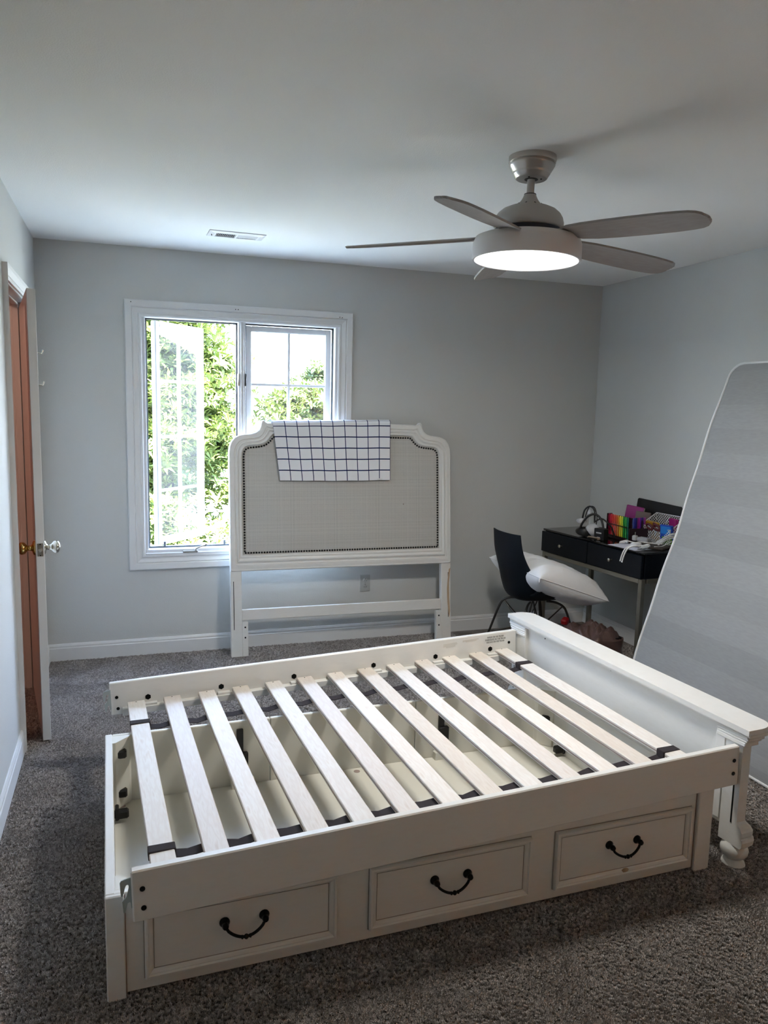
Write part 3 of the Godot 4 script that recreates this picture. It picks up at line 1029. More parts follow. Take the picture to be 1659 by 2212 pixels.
func build_headboard() -> void:
	var th := 0.0225
	var ph := 0.1
	var u := Vector3(cos(th), 0, sin(th))
	var n0 := Vector3(-sin(th), 0, cos(th))
	var vv := Vector3.UP * cos(ph) - n0 * sin(ph)
	var nn := n0 * cos(ph) + Vector3.UP * sin(ph)
	var t := thing("headboard", "white upholstered headboard with nail head trim leaning against the window wall", "headboard")
	t.transform = Transform3D(Basis(u, vv, nn), Vector3(1.056, 0.004, 0.215))
	var outer := hb_loop([Vector2(0.006, 0.53), Vector2(0.0, 0.54), Vector2(0.0, 1.2), Vector2(0.0, 1.255), Vector2(0.004, 1.295), Vector2(0.014, 1.325), Vector2(0.036, 1.354), Vector2(0.062, 1.368), Vector2(0.095, 1.374), Vector2(0.135, 1.377), Vector2(0.165, 1.386), Vector2(0.187, 1.404), Vector2(0.197, 1.428), Vector2(0.201, 1.450), Vector2(0.208, 1.462), Vector2(0.216, 1.462), Vector2(0.224, 1.453), Vector2(0.236, 1.446), Vector2(0.30, 1.449), Vector2(0.7275, 1.460)])
	var inner := hb_loop([Vector2(0.080, 0.632), Vector2(0.080, 0.640), Vector2(0.080, 1.19), Vector2(0.080, 1.236), Vector2(0.083, 1.262), Vector2(0.090, 1.280), Vector2(0.103, 1.293), Vector2(0.122, 1.300), Vector2(0.148, 1.304), Vector2(0.180, 1.307), Vector2(0.208, 1.313), Vector2(0.230, 1.324), Vector2(0.248, 1.340), Vector2(0.258, 1.353), Vector2(0.264, 1.361), Vector2(0.269, 1.367), Vector2(0.274, 1.371), Vector2(0.282, 1.373), Vector2(0.33, 1.374), Vector2(0.7275, 1.376)])
	var prof := [[0.0, -0.045], [0.0, -0.012], [0.02, -0.003], [0.07, 0.001], [0.12, 0.0], [0.30, 0.002], [0.40, 0.002], [0.46, -0.004], [0.52, -0.004], [0.58, 0.003], [0.66, 0.004], [0.73, -0.002], [0.80, -0.004], [0.86, -0.001], [0.93, -0.002], [0.97, -0.008], [1.0, -0.016], [1.0, -0.045]]
	var g := G.new()
	for k in prof.size() - 1:
		var rows := []
		for w in 2:
			var row := []
			for i in outer.size():
				var tt: float = prof[k + w][0]
				var p: Vector2 = outer[i].lerp(inner[i], tt)
				row.append(Vector3(p.x, p.y, prof[k + w][1]))
			rows.append(row)
		var outs := []
		for w in 2:
			var row := []
			for i in outer.size():
				var io: Vector2 = outer[i] - inner[i]
				var e := Vector2(prof[k + 1][0] - prof[k][0], (prof[k + 1][1] - prof[k][1]) / maxf(io.length(), 0.02))
				var pn := Vector2(-e.y, e.x)   # (towards inside, up)
				var side := Vector3(-io.x, -io.y, 0).normalized() * pn.x
				if k == 0: side = Vector3(io.x, io.y, 0)
				if k == prof.size() - 2: side = Vector3(-io.x, -io.y, 0)
				row.append(side + Vector3(0, 0, pn.y))
			outs.append(row)
		g.grid(rows, true, false, outs)
	part("frame", g, M.cream, t)
	g = G.new()
	var bp := PackedVector2Array()
	for q in outer:
		bp.append(q.lerp(Vector2(HW * 0.5, 1.0), 0.02))
	g.extrude(bp, 0.008, Transform3D(Basis(), Vector3(0, 0, -0.041)))
	part("back_panel", g, M.cream_in, t)
	# linen panel, slightly padded
	var lin := mat(Color(0.76, 0.755, 0.735), 0.95, 0.0, 0.2)
	var im := Image.create(256, 256, false, Image.FORMAT_RGB8)
	var rng := RandomNumberGenerator.new()
	rng.seed = 5
	var wx := []
	var wy := []
	for i in 256:
		wx.append(rng.randf_range(0.91, 1.0))
		wy.append(rng.randf_range(0.90, 1.0))
	for y in 256:
		for x in 256:
			var c: float = wx[x] * wy[y] * rng.randf_range(0.90, 1.0)
			c = clampf(c * 1.12, 0.0, 1.0)
			im.set_pixel(x, y, Color(c, c * 0.995, c * 0.985))
	lin.albedo_texture = ImageTexture.create_from_image(im)
	lin.uv1_triplanar = true
	lin.uv1_scale = Vector3.ONE * 3.6
	g = G.new()
	var rows := []
	for k in 6:
		var s := [0.0, 0.03, 0.08, 0.2, 0.5, 1.0][k] as float
		var row := []
		for q in inner:
			var p: Vector2 = q.lerp(Vector2(clampf(q.x, 0.45, HW - 0.45), clampf(q.y, 0.95, 1.02)), s)
			row.append(Vector3(p.x, p.y, -0.016 + 0.012 * (1.0 - pow(1.0 - s, 3.0))))
		rows.append(row)
	var cl := PackedVector2Array()
	g.grid(rows, true, false, Vector3(0, 0, 1))
	# close the middle
	for q in rows[5]:
		if cl.is_empty() or cl[-1].distance_to(Vector2(q.x, q.y)) > 1e-4:
			cl.append(Vector2(q.x, q.y))
	g.box(Vector3(HW * 0.5, 0.985, -0.012), Vector3(HW - 0.88, 0.09, 0.0158), 0.0)
	var fab := part("fabric_panel", g, lin, t)
	g = G.new()
	g.ball(Vector3(1.123, 0.93, -0.004), Vector3(0.004, 0.004, 0.002), 8)
	part("stain", g, M.dull_brown, fab)
	# nail heads
	var path := hb_loop([Vector2(0.7275, 0.643), Vector2(0.091, 0.643), Vector2(0.091, 1.237), Vector2(0.094, 1.262), Vector2(0.101, 1.277), Vector2(0.114, 1.287), Vector2(0.132, 1.292), Vector2(0.162, 1.295), Vector2(0.190, 1.298), Vector2(0.216, 1.304), Vector2(0.238, 1.316), Vector2(0.256, 1.333), Vector2(0.267, 1.347), Vector2(0.276, 1.357), Vector2(0.288, 1.362), Vector2(0.7275, 1.365)])
	var total := 0.0
	for i in path.size() - 1:
		total += path[i].distance_to(path[i + 1])
	var cnt := int(total / 0.0166)
	var ng := G.new()
	ng.lathe([Vector2(0.0063, -0.002), Vector2(0.0061, 0.0008), Vector2(0.0040, 0.0026), Vector2(0.0018, 0.0036), Vector2(0, 0.0038)], 9, Transform3D(Basis(Vector3(1, 0, 0), Vector3(0, 0, 1), Vector3(0, -1, 0)), Vector3.ZERO))
	var nm := ng.done()
	var nailm := mat(Color(0.13, 0.13, 0.14), 0.4, 0.8)
	var acc := 0.0
	var seg := 0
	for k in cnt:
		var d := total * k / cnt
		while seg < path.size() - 2 and acc + path[seg].distance_to(path[seg + 1]) < d:
			acc += path[seg].distance_to(path[seg + 1])
			seg += 1
		var p: Vector2 = path[seg].lerp(path[seg + 1], (d - acc) / path[seg].distance_to(path[seg + 1]))
		part("nail_head", nm, nailm, fab, Transform3D(Basis(), Vector3(p.x, p.y, -0.0115)))
	# legs and stretcher
	for e in 2:
		var x0 := 0.0 if e == 0 else HW - 0.068
		g = G.new()
		g.box(Vector3(x0 + 0.034, 0.268, -0.026), Vector3(0.068, 0.536, 0.040), 0.003)
		var leg := part("leg", g, M.cream, t)
		g = G.new()
		var xi := 0.0865 if e == 0 else HW - 0.0865
		g.box(Vector3(xi, 0.108, -0.024), Vector3(0.037, 0.216, 0.036), 0.003)
		var blk := part("leg_block", g, M.cream, leg)
		for y in [0.183, 0.119]:
			g = G.new()
			g.lathe([Vector2(0, 0), Vector2(0.0055, 0), Vector2(0.0055, 0.0006), Vector2(0, 0.0006)], 12, Transform3D(Basis(Vector3(1, 0, 0), Vector3(0, 0, 1), Vector3(0, -1, 0)), Vector3(xi, y, -0.0059)))
			part("bolt_hole", g, M.iron, leg)
		g = G.new()
		var sx := 0.019 if e == 0 else HW - 0.019
		g.box(Vector3(sx, 0.32, -0.0059), Vector3(0.004, 0.30, 0.0008))
		part("hook_slot", g, M.iron, leg)
		if e == 1:
			g = G.new()
			g.extrude(PackedVector2Array([Vector2(HW - 0.003, 0.50), Vector2(HW - 0.014, 0.49), Vector2(HW - 0.022, 0.43), Vector2(HW - 0.028, 0.36), Vector2(HW - 0.025, 0.27), Vector2(HW - 0.017, 0.19), Vector2(HW - 0.011, 0.165), Vector2(HW - 0.006, 0.21), Vector2(HW - 0.012, 0.30), Vector2(HW - 0.013, 0.40)]), 0.001, Transform3D(Basis(), Vector3(0, 0, -0.0058)))
			tag(part("torn_patch", g, M.bare, leg), "bare wood where the paint is torn off")
	g = G.new()
	g.box(Vector3(HW * 0.5, 0.258, -0.028), Vector3(HW - 0.134, 0.068, 0.022), 0.003)
	part("stretcher", g, M.cream, t)
	# ---- towel over the top edge
	var tw := mat(Color(0.90, 0.90, 0.91), 0.95, 0.0, 0.2)
	var ti := Image.create(64, 64, false, Image.FORMAT_RGB8)
	ti.fill(Color(1, 1, 1))
	ti.fill_rect(Rect2i(60, 0, 4, 64), Color(0.05, 0.12, 0.32))
	ti.fill_rect(Rect2i(0, 58, 64, 6), Color(0.04, 0.10, 0.30))
	tw.albedo_texture = ImageTexture.create_from_image(ti)
	var towel := thing("towel", "white towel with a navy grid draped over the headboard top", "towel")
	towel.transform = t.transform
	var pr := []
	for k in 5:
		pr.append(Vector2(1.345 + 0.021 * k, -0.051))
	for q in [Vector2(1.452, -0.051), Vector2(1.463, -0.047), Vector2(1.4675, -0.036), Vector2(1.4685, -0.022), Vector2(1.4665, -0.008), Vector2(1.460, 0.004), Vector2(1.450, 0.0085)]:
		pr.append(q)
	for k in 14:
		pr.append(Vector2(1.443 - 0.0272 * k, 0.0095))
	rows = []
	var arc := 0.0
	for i in pr.size():
		if i > 0:
			arc += pr[i].distance_to(pr[i - 1])
		var row := []
		for j in 41:
			var s := j / 40.0
			var f := clampf((1.46 - pr[i].x) / 0.36, 0.0, 1.0) if pr[i].y > 0.0 else 0.0
			var x := lerpf(lerpf(0.268, 1.032, s), lerpf(0.308, 1.026, s), f)
			var fold := 0.010 * exp(-pow((s - 0.60 - 0.02 * f) / 0.035, 2.0)) * f
			var wv := (0.0025 * sin(s * 17.0 + f * 2.0) + 0.0015 * sin(s * 41.0 + 1.0)) * f + 0.008 * f * f
			var y: float = pr[i].x + 0.0007 * sin(s * 23.0) - 0.004 * f * sin(s * 3.0) + lerpf(0.0, 0.010, s) * (1.0 if pr[i].y < 0.0 or f < 0.2 else 1.0 - f)
			y -= (0.009 * (1.0 - s)) * (1.0 if pr[i].x > 1.44 else 0.0)
			row.append(Vector3(x, y, pr[i].y + (fold + wv if pr[i].y > 0.0 else 0.0)))
		rows.append(row)
	g = G.new()
	g.sheet(rows, 0.003, Vector3(0, 0, -1), Vector2(9.97, floorf(arc / 0.0545) + 0.86))
	part("cloth", g, tw, towel)
	g = G.new()
	g.box(Vector3(0.955, 1.094, 0.0225), Vector3(0.032, 0.009, 0.001))
	tag(part("care_tag", g, M.trim, towel), "small white care tag")

# ------------------------------------------------------------------ mattress
func build_mattress() -> void:
	var t := thing("mattress", "grey striped mattress with white piping standing on end against the right wall", "mattress")
	var up := Vector3(0.56, 1.8, 0.0).normalized()
	var zz := Vector3(0.004, 0, 1.0).normalized()
	var nn := up.cross(zz)
	if nn.x > 0: nn = -nn
	t.transform = Transform3D(Basis(zz, up, nn), Vector3(2.972, 0.012, 1.462))
	# local: x along the floor (0 far, 1.37 near), y up the slope, z towards the room
	var Wd := 1.37
	var Hh := 1.90
	var r := 0.085
	var ys := [0.0, 0.004, 0.012, 0.025, 0.042, 0.062, r]
	for k in range(1, 28):
		ys.append(lerpf(r, Hh - r, k / 28.0))
	for q in [r, 0.062, 0.042, 0.025, 0.012, 0.004, 0.0]:
		ys.append(Hh - q)
	var edge := func(y: float) -> float:
		var d := minf(y, Hh - y)
		var ins := r - sqrt(maxf(0.0, r * r - (r - d) * (r - d))) if d < r else 0.0
		return ins + 0.005 * sin(y * 7.0 + 1.0) + 0.004 * sin(y * 15.0)
	var front := []
	var back := []
	for y in ys:
		var rf := []
		var rb := []
		var e: float = edge.call(y)
		for j in 25:
			var s := j / 24.0
			var x := lerpf(e, Wd - e, s)
			var b := pow(clampf(minf(minf(s, 1.0 - s) * 12.0, minf(y, Hh - y) * 10.0), 0.0, 1.0), 0.5)
			rf.append(Vector3(x, y, 0.014 * b - 0.008))
			rb.append(Vector3(x, y, -0.150 - 0.006 * b))
		front.append(rf)
		back.append(rb)
	var m := mat(Color(0.61, 0.61, 0.605), 0.9, 0.0, 0.25)
	var st := Image.create(64, 512, false, Image.FORMAT_RGB8)
	var rng := RandomNumberGenerator.new()
	rng.seed = 9
	var bands := []
	for k in 24:
		bands.append(rng.randf_range(0.975, 1.0) if k % 2 == 0 else rng.randf_range(0.945, 0.975))
	for y in 512:
		for x in 64:
			var c: float = bands[int(y / 512.0 * 19.0)] * rng.randf_range(0.96, 1.0)
			st.set_pixel(x, y, Color(c, c, c * 1.005))
	m.albedo_texture = ImageTexture.create_from_image(st)
	var g := G.new()
	g.grid(front, false, false, Vector3(0, 0, 1))
	part("quilted_face", g, m, t)
	g = G.new()
	g.grid(back, false, false, Vector3(0, 0, -1))
	part("back_face", g, m, t)
	var loop_f := []
	var loop_b := []
	for i in ys.size():
		loop_f.append(front[i][0]); loop_b.append(back[i][0])
	for j in range(1, 24):
		loop_f.append(front[-1][j]); loop_b.append(back[-1][j])
	for i in ys.size():
		loop_f.append(front[ys.size() - 1 - i][24]); loop_b.append(back[ys.size() - 1 - i][24])
	for j in range(1, 24):
		loop_f.append(front[0][24 - j]); loop_b.append(back[0][24 - j])
	g = G.new()
	g.grid([loop_f, loop_b], true, false, Vector3.ZERO, Vector3(Wd * 0.5, Hh * 0.5, -0.075))
	part("side_border", g, m, t)
	for lp in [loop_f, loop_b]:
		var clean := []
		for p in lp:
			if clean.is_empty() or clean[-1].distance_to(p) > 0.003:
				clean.append(p)
		if clean[0].distance_to(clean[-1]) < 0.003:
			clean.pop_back()
		g = G.new()
		g.tube(clean, 0.0075, 8, -1.0, true)
		tag(part("piping", g, M.trim, t), "white piped edge")

# ------------------------------------------------------------------ desk corner
const DK := Vector3(3.14, 0, 0.285)
func desk_xf() -> Transform3D:
	var z := Vector3(0.095, 0, 0.945).normalized()
	return Transform3D(Basis(Vector3(z.z, 0, -z.x), Vector3.UP, z), DK)

func build_desk() -> void:
	var t := thing("desk", "glossy black desk with two drawers on a metal frame in the corner", "desk")
	t.transform = desk_xf()
	var gloss := mat(Color(0.02, 0.02, 0.024), 0.12)
	gloss.clearcoat_enabled = true
	gloss.clearcoat = 0.6
	gloss.clearcoat_roughness = 0.08
	var satin := mat(Color(0.035, 0.055, 0.08), 0.3, 0.0, 0.3)
	var L := 0.955
	var D := 0.435
	var g := G.new()
	g.box(Vector3(0.005 + D * 0.5, 0.759, L * 0.5), Vector3(D - 0.004, 0.012, L), 0.002)
	part("desk_top", g, gloss, t)
	g = G.new()
	g.box(Vector3(0.012 + D * 0.5, 0.682, L * 0.5), Vector3(D - 0.024, 0.142, L - 0.004), 0.002)
	part("carcass", g, satin, t)
	for k in 2:
		g = G.new()
		var z0 := 0.003 + k * L * 0.5
		g.box(Vector3(0.004, 0.681, z0 + L * 0.25 - 0.003), Vector3(0.02, 0.136, L * 0.5 - 0.006), 0.003)
		var dr := part("drawer", g, satin, t)
		g = G.new()
		g.lathe([Vector2(0.005, 0), Vector2(0.005, 0.016), Vector2(0.010, 0.018), Vector2(0.0115, 0.022), Vector2(0.009, 0.026), Vector2(0, 0.027)], 16, Transform3D(Basis(Vector3(0, 1, 0), Vector3(-1, 0, 0), Vector3(0, 0, 1)), Vector3(-0.006, 0.681, z0 + L * 0.235)))
		part("knob", g, M.nickel, dr)
	g = G.new()
	for z in [0.017, L - 0.017]:
		g.box(Vector3(0.012 + D * 0.5, 0.596, z), Vector3(D - 0.07, 0.028, 0.028), 0.002)
	for x in [0.020, D - 0.012]:
		g.box(Vector3(x, 0.596, L * 0.5), Vector3(0.028, 0.028, L - 0.062), 0.002)
	part("frame", g, M.steel, t)
	for x in [0.020, D - 0.012]:
		for z in [0.017, L - 0.017]:
			g = G.new()
			g.box(Vector3(x, 0.305, z), Vector3(0.028, 0.61, 0.028), 0.002)
			part("leg", g, M.steel, t)

func build_chair() -> void:
	var t := thing("chair", "black moulded shell chair on wire legs holding a white pillow", "chair", Vector3(2.86, 0, 0.655), 0.06)
	var shell := mat(Color(0.035, 0.065, 0.095), 0.5, 0.0, 0.3)
	# profile, from the top of the back to the front of the seat (x forward, y up), half width, lift of the sides
	var pf := spline([Vector3(-0.215, 0.815, 0), Vector3(-0.205, 0.70, 0), Vector3(-0.185, 0.58, 0), Vector3(-0.165, 0.47, 0), Vector3(-0.135, 0.408, 0), Vector3(-0.07, 0.386, 0), Vector3(0.06, 0.386, 0), Vector3(0.18, 0.394, 0), Vector3(0.245, 0.394, 0)], 32)
	var rows := []
	for i in pf.size():
		var s := float(i) / (pf.size() - 1)
		var hw := lerpf(0.155, 0.222, smoothstep(0.0, 0.45, s)) if s < 0.45 else lerpf(0.222, 0.205, smoothstep(0.6, 1.0, s))
		var curl := 0.022 + 0.105 * exp(-pow((s - 0.46) / 0.20, 2.0)) + 0.02 * s
		var a: Vector3 = pf[maxi(i - 1, 0)]
		var b: Vector3 = pf[mini(i + 1, pf.size() - 1)]
		var tn := (b - a).normalized()
		var inw := Vector3(-tn.y, tn.x, 0)
		if inw.x + inw.y < 0: inw = -inw
		var row := []
		for j in 19:
			var v := -1.0 + j / 9.0
			row.append(pf[i] + inw * curl * pow(absf(v), 2.4) + Vector3(0, 0, hw * v))
		rows.append(row)
	var g := G.new()
	g.sheet(rows, 0.006, Vector3(1, 1, 0))
	part("seat_shell", g, shell, t)
	for sx in [-1, 1]:
		for sz in [-1, 1]:
			g = G.new()
			var top := Vector3(0.02 + sx * 0.06, 0.374, sz * 0.06)
			var kn := Vector3(0.02 + sx * 0.135, 0.350, sz * 0.135)
			var ft := Vector3(0.02 + sx * 0.235, 0.007, sz * 0.215)
			g.tube(spline([top, Vector3(0.02 + sx * 0.10, 0.372, sz * 0.10), kn, Vector3(0.02 + sx * 0.158, 0.30, sz * 0.150), Vector3(0.02 + sx * 0.197, 0.15, sz * 0.183), ft], 20), 0.0075, 9)
			part("leg", g, M.tube, t)
	g = G.new()
	for s in [-1, 1]:
		g.tube([Vector3(0.02 - 0.13, 0.35, s * 0.13), Vector3(0.02, 0.19, s * 0.06), Vector3(0.02 + 0.13, 0.35, s * 0.13)], 0.004, 7)
		g.tube([Vector3(0.02 + s * 0.13, 0.35, -0.13), Vector3(0.02 + s * 0.06, 0.19, 0), Vector3(0.02 + s * 0.13, 0.35, 0.13)], 0.004, 7)
		g.tube([Vector3(0.02 - 0.20, 0.14, s * 0.186), Vector3(0.02, 0.19, s * 0.06), Vector3(0.02 + 0.20, 0.14, s * 0.186)], 0.004, 7)
		g.tube([Vector3(0.02 + s * 0.20, 0.14, -0.186), Vector3(0.02 + s * 0.06, 0.19, 0), Vector3(0.02 + s * 0.20, 0.14, 0.186)], 0.004, 7)
		g.tube([Vector3(0.02 + s * 0.06, 0.19, 0), Vector3(0.02, 0.374, 0)], 0.004, 7)
		g.tube([Vector3(0.02, 0.19, s * 0.06), Vector3(0.02, 0.374, 0)], 0.004, 7)
	g.tube([Vector3(0.08, 0.19, 0), Vector3(0.02, 0.19, 0.06), Vector3(-0.04, 0.19, 0), Vector3(0.02, 0.19, -0.06)], 0.004, 7, -1.0, true)
	part("wire_brace", g, M.tube, t)
	# ---- pillow
	var p := thing("pillow", "plump white bed pillow lying on the black chair", "pillow")
	p.transform = Transform3D(Basis(Vector3(0, 0, 1), -0.02) * Basis(Vector3(0, 0, 1), -0.315) * Basis(Vector3(0, 1, 0), 0.05), Vector3(2.955, 0.512, 0.685))
	var cotton := mat(Color(0.90, 0.90, 0.90), 0.9, 0.0, 0.25)
	var nz := FastNoiseLite.new()
	nz.seed = 4
	nz.frequency = 3.2
	for s in [1.0, -1.0]:
		rows = []
		for i in 41:
			var row := []
			var v := sin((-1.0 + i / 20.0) * PI * 0.5)
			for j in 49:
				var w := sin((-1.0 + j / 24.0) * PI * 0.5)
				var pu := 1.0 - 0.07 * (1.0 - w * w) * absf(v)
				var pw := 1.0 - 0.045 * (1.0 - v * v) * absf(w)
				var x := 0.262 * v * pu
				var z := 0.30 * w * pw
				var h := pow(maxf(0.0, (1.0 - pow(absf(v), 3.0)) * (1.0 - pow(absf(w), 5.0))), 0.5)
				var rim := pow(maxf(absf(v), absf(w)), 6.0) * (1.0 - pow(maxf(absf(v), absf(w)), 24.0))
				var wr := nz.get_noise_2d(x * 1.2 + 3.0 * s, z * 4.0) * 0.015 + nz.get_noise_2d(x * 3.0 + z * 2.0, z * 9.0 - x * 2.0) * 0.006 + sin(z * 55.0 + nz.get_noise_2d(x * 2.0, z) * 9.0) * 0.006 * rim
				var y: float = s * h * (0.112 if s > 0 else 0.095) + wr * h
				row.append(Vector3(x, y, z))
			rows.append(row)
		var g2 := G.new()
		g2.grid(rows, false, false, Vector3(0, s, 0))
		part("pillow_cover", g2, cotton, p)
	var seam := []
	for k in 96:
		var a := TAU * k / 96
		var v := clampf(cos(a) * 1.45, -1.0, 1.0)
		var w := clampf(sin(a) * 1.45, -1.0, 1.0)
		seam.append(Vector3(0.262 * v * (1.0 - 0.07 * (1.0 - w * w) * absf(v)), 0.0, 0.30 * w * (1.0 - 0.045 * (1.0 - v * v) * absf(w))))
	var sc := []
	for q in seam:
		if sc.is_empty() or sc[-1].distance_to(q) > 0.004:
			sc.append(q)
	g = G.new()
	g.tube(sc, 0.0035, 6, -1.0, true)
	part("seam_piping", g, cotton, p)
	g = G.new()
	g.tube([Vector3(-0.256, 0.0, 0.295), Vector3(-0.270, -0.004, 0.304), Vector3(-0.266, -0.024, 0.307)], 0.005, 7, 0.003)
	part("zip_tab", g, cotton, p)

# ------------------------------------------------------------------ fan, vent, outlet
func build_fan() -> void:
	var t := thing("ceiling_fan", "five-bladed ceiling fan with a lit round lamp and brushed canopy", "ceiling fan", Vector3(1.850, H, 2.271), 0.0)
	t.rotation.z = -0.022
	var brushed := mat(Color(0.74, 0.72, 0.70), 0.3, 0.85)
	var body := mat(Color(0.73, 0.72, 0.71), 0.5)
	var ringm := mat(Color(0.86, 0.85, 0.85), 0.5)
	var bladem := mat(Color(0.62, 0.60, 0.59), 0.5)
	tri_tex(bladem, noise_tex(0.02, 61, 256, [Color(0.93, 0.91, 0.90), Color(1, 1, 1)]), Vector3(2, 9, 9))
	var navy := mat(Color(0.03, 0.07, 0.17), 0.5)
	var g := G.new()
	g.lathe([Vector2(0.012, -0.076), Vector2(0.052, -0.076), Vector2(0.056, -0.073), Vector2(0.064, -0.060), Vector2(0.0655, -0.058), Vector2(0.0655, -0.054), Vector2(0.0685, -0.051), Vector2(0.0785, -0.034), Vector2(0.081, -0.030), Vector2(0.081, -0.026), Vector2(0.0785, -0.024), Vector2(0.0785, -0.022), Vector2(0.083, -0.020), Vector2(0.084, -0.012), Vector2(0.084, 0.002), Vector2(0, 0.002)], 48)
	var cano := part("canopy", g, brushed, t)
	g = G.new()
	g.lathe([Vector2(0.012, -0.077), Vector2(0.024, -0.077), Vector2(0.024, -0.0755), Vector2(0.012, -0.0755)], 24)
	part("ball_joint", g, M.black, cano)
	for a in [0.7, 2.3]:
		g = G.new()
		g.ball(Vector3(cos(a) * 0.035, -0.0765, sin(a) * 0.035), Vector3(0.004, 0.002, 0.004), 8)
		part("screw", g, M.iron, cano)
	g = G.new()
	g.lathe([Vector2(0.0135, -0.20), Vector2(0.0135, -0.05)], 20)
	part("downrod", g, body, t)
	g = G.new()
	g.lathe([Vector2(0, -0.272), Vector2(0.100, -0.272), Vector2(0.116, -0.262), Vector2(0.121, -0.250), Vector2(0.121, -0.236), Vector2(0.117, -0.215), Vector2(0.108, -0.194), Vector2(0.094, -0.177), Vector2(0.074, -0.164), Vector2(0.054, -0.156), Vector2(0.044, -0.150), Vector2(0.036, -0.140), Vector2(0.029, -0.127), Vector2(0.0235, -0.112), Vector2(0.0205, -0.100), Vector2(0.0, -0.100)], 56, Transform3D(Basis().scaled(Vector3(1.03, 0.72, 1.03)), Vector3(0, -0.056, 0)))
	var mo := part("motor_housing", g, body, t)
	g = G.new()
	g.lathe([Vector2(0.014, -0.129), Vector2(0.0215, -0.129), Vector2(0.0215, -0.126), Vector2(0.014, -0.125)], 24)
	part("collar", g, M.black, mo)
	for k in 10:
		var a := TAU * k / 10 + 0.2
		g = G.new()
		g.box(Vector3(0.0545, -0.168, 0), Vector3(0.018, 0.003, 0.005), 0.001, Basis(Vector3(0, 0, 1), -0.55))
		part("vent_slot", g, M.black, mo, Transform3D(Basis(Vector3.UP, a), Vector3.ZERO))
	g = G.new()
	g.lathe([Vector2(0, -0.29), Vector2(0.117, -0.29), Vector2(0.119, -0.250), Vector2(0, -0.246)], 48)
	part("motor_band", g, navy, t)
	g = G.new()
	g.lathe([Vector2(0.0, -0.338), Vector2(0.182, -0.338), Vector2(0.186, -0.348), Vector2(0.193, -0.348), Vector2(0.1945, -0.344), Vector2(0.1935, -0.29), Vector2(0.186, -0.272), Vector2(0.176, -0.268), Vector2(0, -0.268)], 64)
	part("lamp_ring", g, ringm, t, Transform3D(Basis(), Vector3(0, -0.010, 0)))
	var glow := mat(Color(1, 1, 1), 0.5)
	glow.emission_enabled = true
	glow.emission = Color(1.0, 1.0, 0.99)
	glow.emission_energy_multiplier = 2.2
	g = G.new()
	g.lathe([Vector2(0, -0.362), Vector2(0.15, -0.3605), Vector2(0.176, -0.357), Vector2(0.184, -0.350), Vector2(0.184, -0.345), Vector2(0, -0.345)], 56)
	part("lamp_diffuser", g, glow, t)
	# blades
	for k in 5:
		var a := deg_to_rad(-77.0 + 72.0 * k)
		var prof := [[0.085, 0.018, 0.0], [0.13, 0.022, 0.002], [0.16, 0.034, 0.006], [0.20, 0.052, 0.010], [0.26, 0.060, 0.011], [0.34, 0.064, 0.011], [0.44, 0.066, 0.010], [0.54, 0.065, 0.009], [0.60, 0.061, 0.008], [0.632, 0.056, 0.007], [0.652, 0.047, 0.006], [0.664, 0.034, 0.005], [0.670, 0.018, 0.005], [0.671, 0.006, 0.005]]
		var rows := []
		for q in prof:
			var row := []
			for j in 9:
				var v := -1.0 + j / 4.0
				var pitch := 0.21 * smoothstep(0.1, 0.22, q[0])
				var y: float = -0.272 - 0.034 * clampf((q[0] - 0.1) / 0.57, 0.0, 1.0) - q[2] * (v * v) * 0.6 + v * q[1] * sin(pitch)
				var sweep := 0.0
				row.append(Vector3(q[0], y, v * q[1] * cos(pitch) + sweep))
			rows.append(row)
		g = G.new()
		g.sheet(rows, 0.007, Vector3.UP)
		part("blade", g, bladem, t, Transform3D(Basis(Vector3.UP, -a), Vector3.ZERO))
	var al := AreaLight3D.new()
	al.name = "lamp_light"
	al.area_size = Vector2(0.25, 0.25)
	al.light_energy = LAMP_E
	al.light_color = Color(1.0, 0.985, 0.955)
	al.area_range = 12.0
	al.shadow_enabled = true
	al.position = Vector3(0, -0.366, 0)
	al.rotation.x = -PI / 2
	t.add_child(al)

